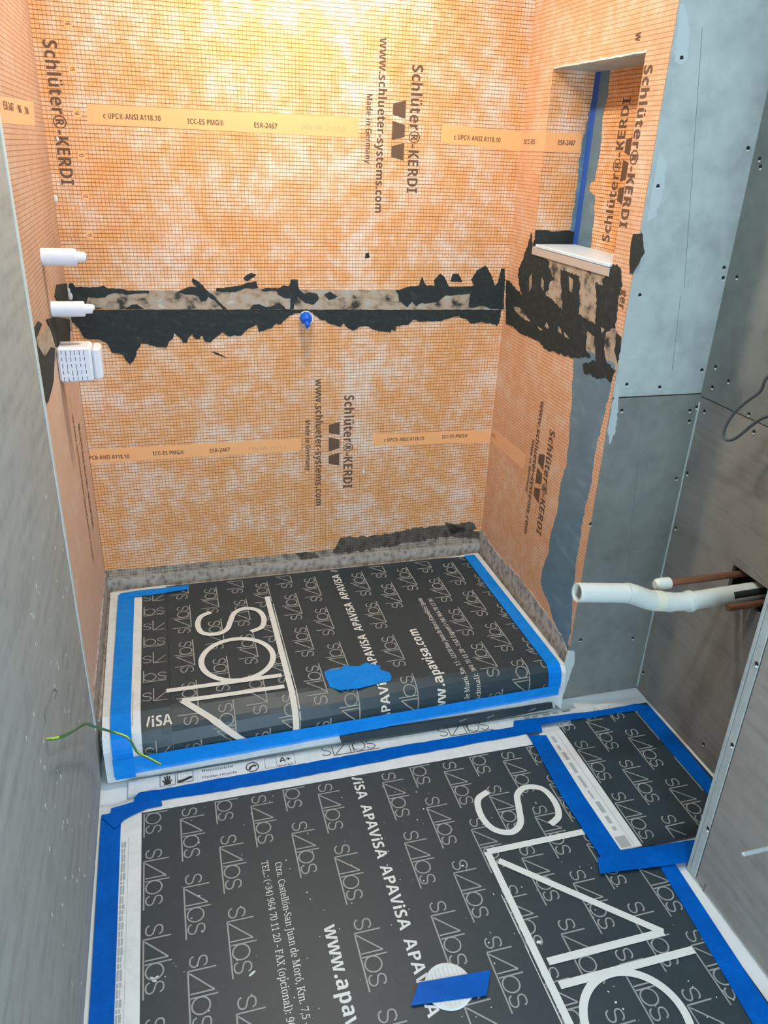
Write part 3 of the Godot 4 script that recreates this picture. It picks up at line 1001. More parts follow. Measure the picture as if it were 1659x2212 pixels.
		on_plane(mb, ragged(outline(e, 0, W - 0.001), 0.0038, 0.007, 70), 0, W - 0.0011, 0.001, -1)
		obj("black_sealant", mb, M.sealant, wr)
	# the trowel left bare streaks in the sealant
	for e in [[1104, 662, 1122, 664, 1134, 680, 1146, 694, 1136, 692, 1124, 682], [1143, 600, 1149, 590, 1148, 622, 1143, 630], [1170, 598, 1175, 608, 1174, 628, 1169, 620], [1229, 596, 1238, 604, 1236, 632, 1230, 628], [1181, 696, 1186, 706, 1183, 711, 1177, 704], [1206, 704, 1212, 712, 1213, 722, 1206, 716], [1218, 716, 1224, 724, 1230, 732, 1221, 728], [1160, 704, 1172, 712, 1168, 714], [1298, 706, 1306, 712, 1300, 720]]:
		var bare := MB.new()
		on_plane(bare, ragged(outline(e, 0, W - 0.0022), 0.0015, 0.008, 71), 0, W - 0.0021, 0.0004, -1)
		obj("bare_streak", bare, M.smeared, wr)
	var side := MB.new()
	on_plane(side, ragged(outline([1368, 505, 1387, 503, 1393, 545, 1380, 570, 1368, 592, 1360, 590, 1362, 540], 0, W), 0.003, 0.008, 72), 0, W, 0.0012, -1)
	obj("black_sealant", side, M.sealant, wr)
	# the end of this wall, clad in cement board
	var end_up := box("cement_board", Vector3(W + 0.001, 0.905, D - 0.012), Vector3(X2 + 0.02, CEIL, D), M.board_pale, wr, 0.002)
	var end_low := box("cement_board", Vector3(W + 0.001, FLOOR + 0.005, D - 0.012), Vector3(X2 + 0.02, 0.9015, D), M.board, wr, 0.002)  # darker grey also takes in the weaker light low on this wall
	var pen := MB.new()
	for e in [[1517, 60, 1478, 620], [1470, 640, 1452, 800], [1395, 405, 1600, 415], [1380, 995, 1370, 1080], [1278, 1195, 1430, 1180], [1295, 1010, 1272, 1300], [1385, 900, 1355, 1240], [1400, 1480, 1345, 1500]]:
		var a := hit(e[0], e[1], 2, D)
		var b := hit(e[2], e[3], 2, D)
		if a.x > W and b.x < X2:
			pen.tube([a, b], [0.0007, 0.0007], 6)
	obj("pencil_line", pen, M.pencil, wr)
	for e in [[1468, 10, 1476, 8, 1490, 60, 1484, 130, 1472, 140, 1456, 132, 1462, 80], [1425, 330, 1440, 350, 1432, 420, 1415, 470, 1398, 480, 1404, 430], [1330, 830, 1338, 845, 1330, 930, 1316, 960, 1312, 930]]:
		var sm := MB.new()
		on_plane(sm, ragged(outline(e, 2, D), 0.003, 0.008, 51), 2, D, 0.0005)
		obj("mortar_smear", sm, M.smear_pale, end_up)
	var lump := MB.new()
	on_plane(lump, ragged(outline([1226, 1405, 1239, 1405, 1240, 1430, 1226, 1470, 1214, 1503, 1198, 1505, 1205, 1470, 1216, 1440], 2, D), 0.002, 0.01, 33), 2, D, 0.004)
	obj("mortar_smear", lump, M.edge, wr)
	for e in [[1472, 125], [1421, 402], [1616, 320], [1382, 637], [1354, 830], [1343, 886], [1564, 578], [1562, 600], [1490, 886], [1516, 799], [1505, 879], [1489, 909], [1425, 836], [1461, 1033], [1254, 1382], [1367, 1378], [1275, 1132]]:
		var sp := hit(e[0], e[1], 2, D)
		screw(end_up if sp.y > 0.903 else end_low, sp, Vector3.BACK)


func screw(parent: Node, p: Vector3, n: Vector3) -> void:
	var mb := MB.new()
	mb.tube([p, p + n * 0.0012, p + n * 0.0018], [0.0052, 0.005, 0.0025], 10)
	obj("screw", mb, M.screw, parent)
	var c := MB.new()
	var s := Vector3(0.001, -0.006, 0.002)
	c.ball(p + s - n * s.dot(n), Vector3(0.005, 0.003, 0.003), 5, 7)
	obj("board_chip", c, M.chip, parent)


func build_recess(hi_x: float) -> void:
	var w := setting("wall_recess", "grey cement board wall of the recess where the drain pipe comes out", "wall")
	var h0 := 1.085
	var h1 := 1.245
	var k0 := 0.405
	var k1 := 0.487
	box("stud_backing", Vector3(hi_x - 0.02, FLOOR, D - 0.012), Vector3(hi_x + 0.02, CEIL, ZF + 0.1), M.timber, w)
	box("stud", Vector3(X2 + 0.014, FLOOR, 0.96), Vector3(hi_x - 0.0205, CEIL, 1.0), M.timber, w)
	for e in [[D, FLOOR + 0.005, h0, 0.895, "board_stained"], [h1, FLOOR + 0.005, ZF + 0.02, 0.895, "board_stained"], [h0, FLOOR + 0.005, h1, k0, "board_stained"], [h0, k1, h1, 0.895, "board_stained"], [D, 0.898, ZF + 0.02, CEIL, "board"]]:
		box("cement_board", Vector3(X2, e[1], e[0]), Vector3(X2 + 0.013, e[3], e[2]), M[e[4]], w, 0.0004)
	for e in [[1641, 343], [1643, 360], [1592, 598], [1546, 792], [1539, 836], [1522, 888], [1618, 894], [1485, 1022], [1460, 1140], [1629, 932], [1574, 823], [1520, 1607], [1390, 1452]]:
		screw(w, hit(e[0], e[1], 0, X2), Vector3.LEFT)
	var pen := MB.new()
	for e in [[1589, 1203, 1602, 1212], [1608, 1216, 1620, 1226], [1628, 1232, 1648, 1252]]:
		pen.tube([hit(e[0], e[1], 0, X2), hit(e[2], e[3], 0, X2)], [0.0015, 0.0015], 6)
	obj("pencil_line", pen, M.pencil, w)
	var bead := MB.new()
	on_plane(bead, ragged(rect(D, FLOOR + 0.01, D + 0.007, 0.88), 0.001, 0.03, 44), 0, X2, 0.001, -1)
	obj("joint_bead", bead, M.edge, w)

	var wn := setting("wall_right_near", "grey cement board wall corner beside the recess", "wall")
	box("wall_block", Vector3(W + 0.012, FLOOR, ZF + 0.012), Vector3(hi_x, CEIL, BACK), M.board_dark, wn)
	box("corner_board", Vector3(W + 0.001, FLOOR + 0.005, ZF), Vector3(X2 + 0.05, CEIL, ZF + 0.012), M.board_pale, wn, 0.002)
	box("corner_strip", Vector3(W + 0.0005, FLOOR + 0.008, ZF + 0.0125), Vector3(W + 0.012, CEIL, ZF + 0.036), M.board_pale, wn, 0.002)
	box("cement_board", Vector3(W, FLOOR + 0.012, ZF + 0.038), Vector3(W + 0.012, CEIL, 2.7), M.board_brown, wn, 0.003)
	box("cement_board", Vector3(W, FLOOR + 0.012, 2.703), Vector3(W + 0.012, CEIL, BACK), M.board_brown, wn, 0.003)
	for e in [[1635, 1434], [1582, 1609], [1530, 1790]]:
		screw(wn, hit(e[0], e[1], 0, W), Vector3.LEFT)
	var chip := MB.new()
	on_plane(chip, outline([1524, 1908, 1527, 1910, 1520, 1926, 1517, 1924], 0, W), 0, W, 0.0006, -1)
	obj("pencil_nick", chip, M.pencil, wn)


# ---------------------------------------------------------------- cardboard on the floor
# the shower sheet lies flat, then bends down over the step; s runs along the sheet towards the room
func bend_profile(x: float) -> Array:
	var t := clampf((x - 0.3) / 1.1, 0, 1)
	var c1 := lerpf(0.755, 0.815, t)
	return [Vector2(c1, 0.004), Vector2(lerpf(0.822, 0.834, t), lerpf(-0.022, -0.010, t)), Vector2(0.842, lerpf(-0.062, -0.04, t)), Vector2(0.846, -0.175)]


func bend(x: float, s: float, lift := 0.0) -> Vector3:
	var p := bend_profile(x)
	if s <= p[0].x:
		return Vector3(x, 0.004 + lift, s)
	var left: float = s - p[0].x
	for i in 3:
		var d: Vector2 = p[i + 1] - p[i]
		var l := d.length()
		if left <= l or i == 2:
			var q: Vector2 = p[i] + d * minf(left / l, 1.0)
			var n := Vector2(-d.y, d.x).normalized()
			return Vector3(x, q.y + n.y * lift, q.x + n.x * lift)
		left -= l
	return Vector3.ZERO


func drop_to(x: float) -> float:
	# how far the folded edge hangs down
	return lerpf(-0.146, -0.100, clampf(x / 1.45, 0, 1))


func s_at(x: float, y: float) -> float:
	var s := 0.7
	while bend(x, s).y > y and s < 1.1:
		s += 0.002
	return s


func bent_sheet(mb: MB, x0: float, x1: float, s0: Callable, s1: Callable, lift: float, thick: float, nx: int, ns: int) -> void:
	var g := []
	for i in nx + 1:
		var x := lerpf(x0, x1, float(i) / nx)
		var row := []
		for k in ns + 1:
			var s: float = lerpf(s0.call(x), s1.call(x), float(k) / ns)
			row.append([bend(x, s, lift + thick), bend(x, s, lift)])
		g.append(row)
	for i in nx:
		for k in ns:
			var a: Vector3 = g[i][k][0]
			var b: Vector3 = g[i + 1][k][0]
			var c: Vector3 = g[i + 1][k + 1][0]
			var d: Vector3 = g[i][k + 1][0]
			var n := (d - a).cross(b - a).normalized()
			if n.y < -0.01 or (absf(n.y) <= 0.01 and n.z < 0):
				n = -n
			mb.quad(a, b, c, d, n)
	for i in nx:
		mb.quad(g[i][0][0], g[i + 1][0][0], g[i + 1][0][1], g[i][0][1], Vector3.FORWARD)
		mb.quad(g[i][ns][0], g[i + 1][ns][0], g[i + 1][ns][1], g[i][ns][1], Vector3.DOWN)
	for k in ns:
		mb.quad(g[0][k][0], g[0][k + 1][0], g[0][k + 1][1], g[0][k][1], Vector3.LEFT)
		mb.quad(g[nx][k][0], g[nx][k + 1][0], g[nx][k + 1][1], g[nx][k][1], Vector3.RIGHT)


func fleck_at(mb: MB, p: Vector2, r: float, long: float, y: float) -> void:
	var poly := PackedVector2Array()
	var turn := rng.randf_range(0, PI)
	for i in 7:
		var a := TAU * i / 7.0
		poly.append(p + (Vector2(cos(a), sin(a) * long) * r * rng.randf_range(0.45, 1.0)).rotated(turn))
	on_plane(mb, poly, 1, y, 0.0006)


func build_floor_covering() -> void:
	var base := setting("floor_shower", "raised white shower platform under the taped cardboard", "floor")
	box("platform", Vector3(0.004, FLOOR, 0.0), Vector3(W - 0.004, -0.014, 0.748), M.grimy_plaster, base, 0.004)
	box("platform_nosing", Vector3(0.03, FLOOR, 0.7485), Vector3(1.46, -0.075, 0.832), M.white_card, base, 0.004)
	var slab := MB.new()
	slab.plate(PackedVector2Array([Vector2(0.014, 0.045), Vector2(0.11, 0.035), Vector2(0.2, 0.03), Vector2(0.28, 0.048), Vector2(1.24, 0.055), Vector2(1.46, 0.028), Vector2(1.484, 0.03), Vector2(1.478, 0.7495), Vector2(0.02, 0.7495)]), Vector3(0, -0.013, 0), Vector3.RIGHT, Vector3(0, 0, 1), Vector3.UP, 0.0125)
	obj("platform_slab", slab, M.white_card, base)
	var skirt := MB.new()
	bent_sheet(skirt, 0.02, 1.476, func(_x: float) -> float: return 0.75, func(x: float) -> float: return s_at(x, -0.172 if x < 0.09 or x > 1.44 else drop_to(x) - 0.03), -0.0085, 0.004, 40, 30)
	obj("folded_skirt", skirt, M.white_card, base)

	# --- sheet in the shower
	var sh := thing("cardboard_sheet", "charcoal printed cardboard folded down over the front edge of the raised shower floor", "cardboard", Vector3(0.8, 0.002, 0.45))
	var one := func(v: float) -> Callable: return func(_x: float) -> float: return v
	var mb := MB.new()
	bent_sheet(mb, 0.213, 1.45, func(x: float) -> float: return 0.052 + 0.012 * clampf((x - 1.3) / 0.15, 0, 1), func(x: float) -> float: return s_at(x, drop_to(x) + 0.006), -0.0005, 0.0025, 24, 50)
	var sh_panel := obj("main_panel", mb, M.card, sh)
	mb = MB.new()
	bent_sheet(mb, 0.128, 0.212, one.call(0.10), func(x: float) -> float: return s_at(x, drop_to(x) + 0.008), -0.0002, 0.0036, 3, 50)
	obj("side_flap", mb, M.card, sh)
	mb = MB.new()
	bent_sheet(mb, 0.06, 0.1275, one.call(0.085), func(x: float) -> float: return s_at(x, drop_to(x) + 0.008), -0.0005, 0.002, 3, 50)
	var sh_margin := obj("white_margin", mb, M.white_card, sh)
	var ink := MB.new()
	var up := Vector3.UP
	var lift := 0.0024
	# no print runs past the sheet's hanging edge
	var ends := []
	for i in 31:
		ends.append(s_at(i * 0.05, drop_to(i * 0.05) + 0.010))
	var s_end := func(x: float) -> float: return ends[clampi(roundi(x / 0.05), 0, 30)]
	var cols := [[0.292, 0], [0.394, 1], [0.494, 0], [0.585, 1], [0.679, 0], [0.771, 1], [0.960, 1], [1.053, 0], [1.146, 1], [1.246, 0], [1.342, 1], [1.437, 0]]
	for c in cols:
		var bx: float = c[0]
		for i in range(-1, 4):
			var s0: float = (0.345 if c[1] == 0 else 0.239) + 0.2235 * i
			if bx == 1.053 and i >= 1:
				continue
			if bx == 1.146 and i >= 1:
				continue
			slabs(ink, Vector2.ZERO, 0.0625, 0.0036, func(p: Vector2) -> Vector3: return bend(bx - p.y, s0 - p.x, lift), up, func(p: Vector2) -> bool: return s0 - p.x > 0.06 and s0 - p.x < s_end.call(bx) and bx - p.y < 1.41 and bx - p.y > 0.216)
	# the side flap's rows read across
	for i in 9:
		var s0: float = 0.150 + i * 0.0955
		if i == 7:
			continue
		var ox: float = 0.165 if i % 2 == 0 else 0.074
		slabs(ink, Vector2.ZERO, 0.060, 0.0034, func(p: Vector2) -> Vector3: return bend(ox + p.x, s0 - p.y, 0.0037), up, func(p: Vector2) -> bool: return ox + p.x > 0.132 and ox + p.x < 0.209 and s0 - p.y > 0.11 and s0 - p.y < s_end.call(0.17))
	obj("printed_lettering", ink, M.print_grey, sh_panel)
	var bold := MB.new()
	slabs(bold, Vector2.ZERO, 0.37, 0.0185, func(p: Vector2) -> Vector3: return bend(0.572 - p.y, 0.684 + 1.02 * 0.37 - p.x, 0.0040), up, func(p: Vector2) -> bool: return 0.684 + 1.02 * 0.37 - p.x < s_end.call(0.572 - p.y), 6)
	stroke(bold, fine(Vector2(0.20, -0.015), Vector2(0.80, -0.015), 0.02), 0.002, func(p: Vector2) -> Vector3: return bend(0.572 - p.y, 0.684 + 1.02 * 0.37 - p.x, 0.0040), up, func(p: Vector2) -> bool: return 0.684 + 1.02 * 0.37 - p.x < s_end.call(0.572))
	for i in range(-1, 5):
		var s0: float = 0.285 + i * 0.2105
		type_line(bold, "APAViSA", sans_bold, 0.029, 0.188, func(p: Vector2) -> Vector3: return bend(0.868 - p.y, s0 - p.x, lift), up, func(p: Vector2) -> bool: return s0 - p.x > 0.06 and s0 - p.x < s_end.call(0.868))
	type_line(bold, "www.apavisa.com", sans_bold, 0.034, 0.43, func(p: Vector2) -> Vector3: return bend(1.052 - p.y, 0.955 - p.x, lift), up, func(p: Vector2) -> bool: return 0.955 - p.x < s_end.call(1.05))
	type_line(bold, "ViSA", sans_bold, 0.034, 0.085, func(p: Vector2) -> Vector3: return bend(0.130 + p.x, 0.815 - p.y, 0.0037), up, func(p: Vector2) -> bool: return p.x > 0.012)
	type_line(bold, "San Juan de Moró, Km. 7,5 - 12130 San Juan de Moró (Castellón) Spain", serif, 0.016, 0.64, func(p: Vector2) -> Vector3: return bend(1.132 - p.y, 0.975 - p.x, lift), up, func(p: Vector2) -> bool: return 0.975 - p.x < s_end.call(1.13))
	type_line(bold, "FAX (opcional): 964 70 11 20 - FAX Export (+34) 964 70 11 95", serif, 0.016, 0.62, func(p: Vector2) -> Vector3: return bend(1.170 - p.y, 0.965 - p.x, lift), up, func(p: Vector2) -> bool: return 0.965 - p.x < s_end.call(1.17))
	obj("bold_lettering", bold, M.print_white, sh_panel)
	var thin := MB.new()
	slabs(thin, Vector2.ZERO, 0.06, 0.0022, func(p: Vector2) -> Vector3: return bend(0.105 - p.y, 0.80 - p.x, 0.0017), up)
	obj("black_lettering", thin, M.print_soft, sh_margin)

	# --- large sheet on the outer floor
	var y := BOARD_TOP
	var big := thing("cardboard_sheet", "large charcoal printed cardboard on the outer floor with the drain disc taped on it", "cardboard", Vector3(0.72, FLOOR, 1.9))
	var lp := MB.new()
	lp.plate(PackedVector2Array([Vector2(0.117, 0.983), Vector2(1.46, 0.983), Vector2(1.46, 3.4), Vector2(0.117, 3.4)]), Vector3(0, FLOOR, 0), Vector3.RIGHT, Vector3(0, 0, 1), Vector3.UP, y - FLOOR)
	var big_panel := obj("main_panel", lp, M.card, big)
	var big_margin := box("white_margin", Vector3(0.03, FLOOR, 0.95), Vector3(0.1165, y + 0.001, 3.4), M.white_card, big, 0.001)
	box("white_margin", Vector3(0.1175, FLOOR, 0.915), Vector3(1.305, y + 0.001, 0.9825), M.white_card, big, 0.001)
	ink = MB.new()
	var yy := y + 0.0005
	for k in 14:
		var bx: float = 0.123 + 0.0962 * k
		if k == 6:
			continue
		for i in range(-1, 6):
			var z0: float = (1.151 if k % 2 == 0 else 1.030) + 0.2235 * i
			if k == 3 and i >= 1:
				continue
			if k == 4 and i >= 1:
				continue
			slabs(ink, Vector2.ZERO, 0.0625, 0.0036, func(p: Vector2) -> Vector3: return Vector3(bx + p.y, yy, z0 + p.x), up, func(p: Vector2) -> bool: return z0 + p.x > 0.986 and bx + p.y < 1.455 and (bx + p.y < 1.32 or z0 + p.x > 1.44))
	obj("printed_lettering", ink, M.print_grey, big_panel)
	bold = MB.new()
	slabs(bold, Vector2.ZERO, 0.37, 0.0185, func(p: Vector2) -> Vector3: return Vector3(1.003 + p.y, yy + 0.0014, 1.334 + p.x), up, null, 6)
	stroke(bold, fine(Vector2(0.13, -0.016), Vector2(0.24, -0.016), 0.05), 0.002, func(p: Vector2) -> Vector3: return Vector3(1.003 + p.y, yy + 0.0014, 1.334 + p.x), up)
	stroke(bold, fine(Vector2(0.27, -0.016), Vector2(0.5, -0.016), 0.05), 0.002, func(p: Vector2) -> Vector3: return Vector3(1.003 + p.y, yy + 0.0014, 1.334 + p.x), up)
	for i in range(-1, 4):
		var z0: float = 1.098 + i * 0.2105
		type_line(bold, "APAViSA", sans_bold, 0.029, 0.188, func(p: Vector2) -> Vector3: return Vector3(0.712 + p.y, yy, z0 + p.x), up, func(p: Vector2) -> bool: return z0 + p.x > 0.986)
	type_line(bold, "www.apavisa.com", sans_bold, 0.034, 0.43, func(p: Vector2) -> Vector3: return Vector3(0.536 + p.y, yy, 1.44 + p.x), up)
	type_line(bold, "Ctra. Castellón-San Juan de Moró, Km. 7,5 - 12130 San Juan", serif, 0.017, 0.58, func(p: Vector2) -> Vector3: return Vector3(0.450 + p.y, yy, 1.234 + p.x), up)
	type_line(bold, "TEL.: (+34) 964 70 11 20 - FAX (opcional): 964 70 11", serif, 0.017, 0.50, func(p: Vector2) -> Vector3: return Vector3(0.416 + p.y, yy, 1.222 + p.x), up)
	obj("bold_lettering", bold, M.print_white, big_panel)
	var rule := MB.new()
	rng.seed = 3
	on_plane(rule, rect(0.0835, 1.06, 0.0845, 2.6), 1, y + 0.001, 0.0003)
	var z := 1.075
	while z < 2.4:
		var l := rng.randf_range(0.008, 0.028)
		on_plane(rule, rect(0.066, z, 0.071, z + l), 1, y + 0.001, 0.0003)
		on_plane(rule, rect(0.0725, z, 0.0725 + rng.randf_range(0.002, 0.006), z + l), 1, y + 0.001, 0.0003)
		z += l + 0.0035
	obj("printed_table", rule, M.print_soft, big_margin)
	var fleck := MB.new()
	rng.seed = 11
	for i in 170:
		var p := Vector2(rng.randf_range(0.15, 1.4), rng.randf_range(1.0, 2.0))
		fleck_at(fleck, p, rng.randf_range(0.0008, 0.0024), 1.4, y)
	for e in [[332, 2117, 0.006, 2.2], [340, 2110, 0.004, 1.6], [545, 2103, 0.004, 3.0], [1165, 2035, 0.005, 2.0], [1158, 1735, 0.003, 1.5], [663, 1928, 0.002, 1.4], [915, 1747, 0.003, 1.2], [1330, 2165, 0.003, 1.2], [1000, 1870, 0.004, 1.7], [1008, 1880, 0.003, 1.7]]:
		var p := hit(e[0], e[1], 1, y)
		fleck_at(fleck, Vector2(p.x, p.z), e[2], e[3], y)
	var dust := obj("plaster_flecks", fleck, M.chip, big)
	dust.set_meta("kind", "stuff")

	# --- sheet in the recess
	var rec := thing("cardboard_sheet", "small charcoal printed cardboard taped down in front of the pipe recess", "cardboard", Vector3(1.6, FLOOR, 1.15))
	var rec_panel := box("main_panel", Vector3(1.4765, y + 0.0009, 0.884), Vector3(1.779, y + 0.002, 1.419), M.card, rec, 0.001)
	box("side_flap", Vector3(1.423, y + 0.0009, 0.93), Vector3(1.476, y + 0.002, 1.419), M.card, rec, 0.0008)
	var rec_margin := box("white_margin", Vector3(1.342, y + 0.0009, 0.945), Vector3(1.422, y + 0.006, 1.418), M.white_card, rec, 0.002)
	ink = MB.new()
	for e in [[1.430, 1.040, 4], [1.524, 0.926, 4], [1.619, 1.028, 3], [1.714, 0.915, 3]]:
		for i in range(-1, e[2]):
			var z0: float = e[1] + 0.2235 * i
			slabs(ink, Vector2.ZERO, 0.0625, 0.0036, func(p: Vector2) -> Vector3: return Vector3(e[0] + p.y, y + 0.0026, z0 + p.x), up, func(p: Vector2) -> bool: return z0 + p.x > 0.90 and z0 + p.x < 1.416 and e[0] + p.y < 1.77)
	obj("printed_lettering", ink, M.print_grey, rec_panel)
	rule = MB.new()
	on_plane(rule, rect(1.398, 0.95, 1.3995, 1.415), 1, y + 0.006, 0.0003)
	rng.seed = 8
	z = 0.97
	while z < 1.36:
		var l := rng.randf_range(0.012, 0.05)
		on_plane(rule, rect(1.372, z, 1.372 + rng.randf_range(0.006, 0.014), z + l), 1, y + 0.006, 0.0003)
		z += l + 0.012
	on_plane(rule, rect(1.36, 1.375, 1.392, 1.412), 1, y + 0.006, 0.0003)
	obj("printed_table", rule, M.print_soft, rec_margin)

	# --- white box edge between the step and the outer floor
	var lip := thing("box_panel", "long white printed box panel lying along the foot of the step", "cardboard", Vector3(0.7, FLOOR, 0.88))
	var lip_panel := box("panel", Vector3(0.078, FLOOR, 0.853), Vector3(1.33, y + 0.003, 0.9145), M.white_card, lip, 0.001)
	var bl := MB.new()
	var py := y + 0.0035
	for e in [[346, 1670, 378, 1700], [384, 1664, 416, 1692]]:
		var a := hit(e[0], e[3], 1, py)
		var b := hit(e[2], e[1], 1, py)
		for r in [[a.x, a.z, b.x, a.z], [a.x, b.z, b.x, b.z], [a.x, a.z, a.x, b.z], [b.x, a.z, b.x, b.z]]:
			stroke(bl, [Vector2(r[0], r[1]), Vector2(r[2], r[3])], 0.0015, func(p: Vector2) -> Vector3: return Vector3(p.x, py, p.y), up)
	# open hand and a shoe sole in the boxes
	var hc := hit(362, 1688, 1, py)
	for f in [[-0.014, -0.006, 0.5], [-0.008, -0.020, 0.2], [-0.001, -0.023, 0.0], [0.006, -0.020, -0.2], [0.012, -0.004, -0.9]]:
		stroke(bl, [Vector2(f[0] * 0.5, 0.004), Vector2(f[0], f[1])], 0.0046, func(p: Vector2) -> Vector3: return Vector3(hc.x + p.x, py, hc.z + p.y), up)
	stroke(bl, [Vector2(-0.010, 0.004), Vector2(0.009, 0.004)], 0.014, func(p: Vector2) -> Vector3: return Vector3(hc.x + p.x, py, hc.z + p.y + 0.002), up)
	var sc := hit(400, 1682, 1, py)
	stroke(bl, [Vector2(-0.02, 0.008), Vector2(-0.006, 0.006), Vector2(0.008, 0.0), Vector2(0.02, -0.004)], 0.009, func(p: Vector2) -> Vector3: return Vector3(sc.x + p.x, py, sc.z + p.y), up)
	var flat := func(at: Vector3) -> Callable: return func(p: Vector2) -> Vector3: return Vector3(at.x + p.x, py, at.z - p.y)
	type_line(bl, "Reciclable", sans, 0.009, 0.09, flat.call(hit(437, 1668, 1, py)), up)
	type_line(bl, "Please recycle", sans, 0.009, 0.1, flat.call(hit(437, 1682, 1, py)), up)
	var gl := hit(545, 1657, 1, py)
	var ring := []
	for i in 21:
		ring.append(Vector2(cos(TAU * i / 20) * 0.018, sin(TAU * i / 20) * 0.018))
	stroke(bl, ring, 0.003, func(p: Vector2) -> Vector3: return Vector3(gl.x + p.x, py, gl.z + p.y), up, null, true)
	stroke(bl, [Vector2(-0.01, 0.01), Vector2(-0.004, -0.002), Vector2(0.006, -0.006), Vector2(0.012, -0.002)], 0.007, func(p: Vector2) -> Vector3: return Vector3(gl.x + p.x, py, gl.z + p.y), up)
	type_line(bl, "A+", sans_bold, 0.020, 0.035, flat.call(hit(604, 1647, 1, py)), up)
	type_line(bl, "A+ A B C", sans, 0.008, 0.045, flat.call(hit(602, 1656, 1, py)), up)
	var a0 := hit(574, 1660, 1, py)
	var b0 := hit(634, 1628, 1, py)
	for r in [[a0.x, a0.z, b0.x, a0.z], [a0.x, b0.z, b0.x, b0.z], [a0.x, a0.z, a0.x, b0.z], [b0.x, a0.z, b0.x, b0.z], [a0.x + 0.035, a0.z, a0.x + 0.035, b0.z]]:
		stroke(bl, [Vector2(r[0], r[1]), Vector2(r[2], r[3])], 0.001, func(p: Vector2) -> Vector3: return Vector3(p.x, py, p.y), up)
	for e in [[722, 1632], [975, 1590]]:
		var w0 := hit(e[0], e[1], 1, py)
		slabs(bl, Vector2.ZERO, 0.0625, 0.0024, func(p: Vector2) -> Vector3: return Vector3(w0.x + p.x, py, w0.z - p.y), up, func(p: Vector2) -> bool: return w0.z - p.y < 0.913 and w0.z - p.y > 0.848)
	obj("black_lettering", bl, M.print_black, lip_panel)
	var dk := thing("cardboard_strip", "thin dark cardboard strip leaning on the foot of the step under the tape", "cardboard", Vector3(1.08, -0.15, 0.85))
	var sl := MB.new()
	on_plane(sl, outline([733, 1590, 840, 1572, 1000, 1548, 1110, 1532, 1193, 1519, 1195, 1530, 1110, 1547, 1000, 1566, 840, 1590, 738, 1606], 2, 0.852), 2, 0.849, 0.003)
	var dk_strip := obj("strip", sl, M.card, dk)
	for e in [[1000, 1556], [1060, 1548], [1150, 1533]]:
		var q := hit(e[0], e[1], 2, 0.8523)
		var mk := MB.new()
		stroke(mk, [Vector2(-0.012, 0.003), Vector2(0.012, -0.004)], 0.004, func(p: Vector2) -> Vector3: return Vector3(q.x + p.x, q.y - p.y, 0.8523), Vector3.BACK)
		obj("printed_mark", mk, M.print_grey, dk_strip)
	# white edge panel in front of the return wall
	var ep := thing("box_panel", "white box panel with small printed marks at the foot of the grey end wall", "cardboard", Vector3(1.55, FLOOR, 0.83))
	var ep_panel := box("panel", Vector3(1.335, FLOOR, 0.853), Vector3(1.775, y + 0.001, 0.883), M.white_card, ep, 0.001)
	for e in [[1128, 1553, 0.028], [1150, 1549, 0.02], [1172, 1545, 0.026], [1194, 1541, 0.02], [1214, 1537, 0.03]]:
		var q := hit(e[0], e[1], 1, y + 0.001)
		var pk := MB.new()
		on_plane(pk, rect(q.x, q.z - 0.006, q.x + e[2], q.z + 0.005), 1, y + 0.001, 0.0003)
		obj("printed_mark", pk, M.print_soft, ep_panel)
	for e in [[1288, 1534], [1320, 1529]]:
		var q := hit(e[0], e[1], 1, y + 0.0015)
		var pk := MB.new()
		stroke(pk, [Vector2(-0.014, 0.012), Vector2(0, -0.014), Vector2(0.014, 0.012), Vector2(-0.014, 0.012)], 0.003, func(p: Vector2) -> Vector3: return Vector3(q.x + p.x, y + 0.0015, q.z + p.y), up)
		obj("printed_mark", pk, M.print_soft, ep_panel)

	# --- disc over the drain
	var dd := thing("drain_cover", "round white disc over the drain hole held by a strip of tape", "cover", Vector3(0.778, y, 1.652))
	var dm := MB.new()
	dm.tube([Vector3(0.778, y + 0.0006, 1.652), Vector3(0.778, y + 0.003, 1.652), Vector3(0.778, y + 0.0042, 1.652)], [0.054, 0.054, 0.052], 40)
	var disc := obj("disc", dm, M.white_card, dd)
	var lines := MB.new()
	for i in 9:
		var v := -0.04 + i * 0.01
		var hw := sqrt(0.05 * 0.05 - v * v) * 0.9
		stroke(lines, [Vector2(v, -hw), Vector2(v, hw)], 0.0008, func(p: Vector2) -> Vector3: return Vector3(0.778 + p.x, y + 0.0045, 1.652 + p.y), up)
	obj("printed_lines", lines, M.print_soft, disc)


# ---------------------------------------------------------------- tape
func tape(label: String, mb: MB, called := "tape") -> void:
	var o := obj("masking_tape", mb, M[called])
	tag(o, label, "tape", "strips of blue masking tape")


func tape_px(label: String, flat: Array, y: float, t := 0.0009, sd := 0) -> void:
	var mb := MB.new()
	var poly := outline(flat, 1, y)
	if sd:
		poly = ragged(poly, 0.0016, 0.02, sd)
	mb.plate(poly, Vector3(0, y - t, 0), Vector3.RIGHT, Vector3(0, 0, 1), Vector3.UP, t)
	tape(label, mb)


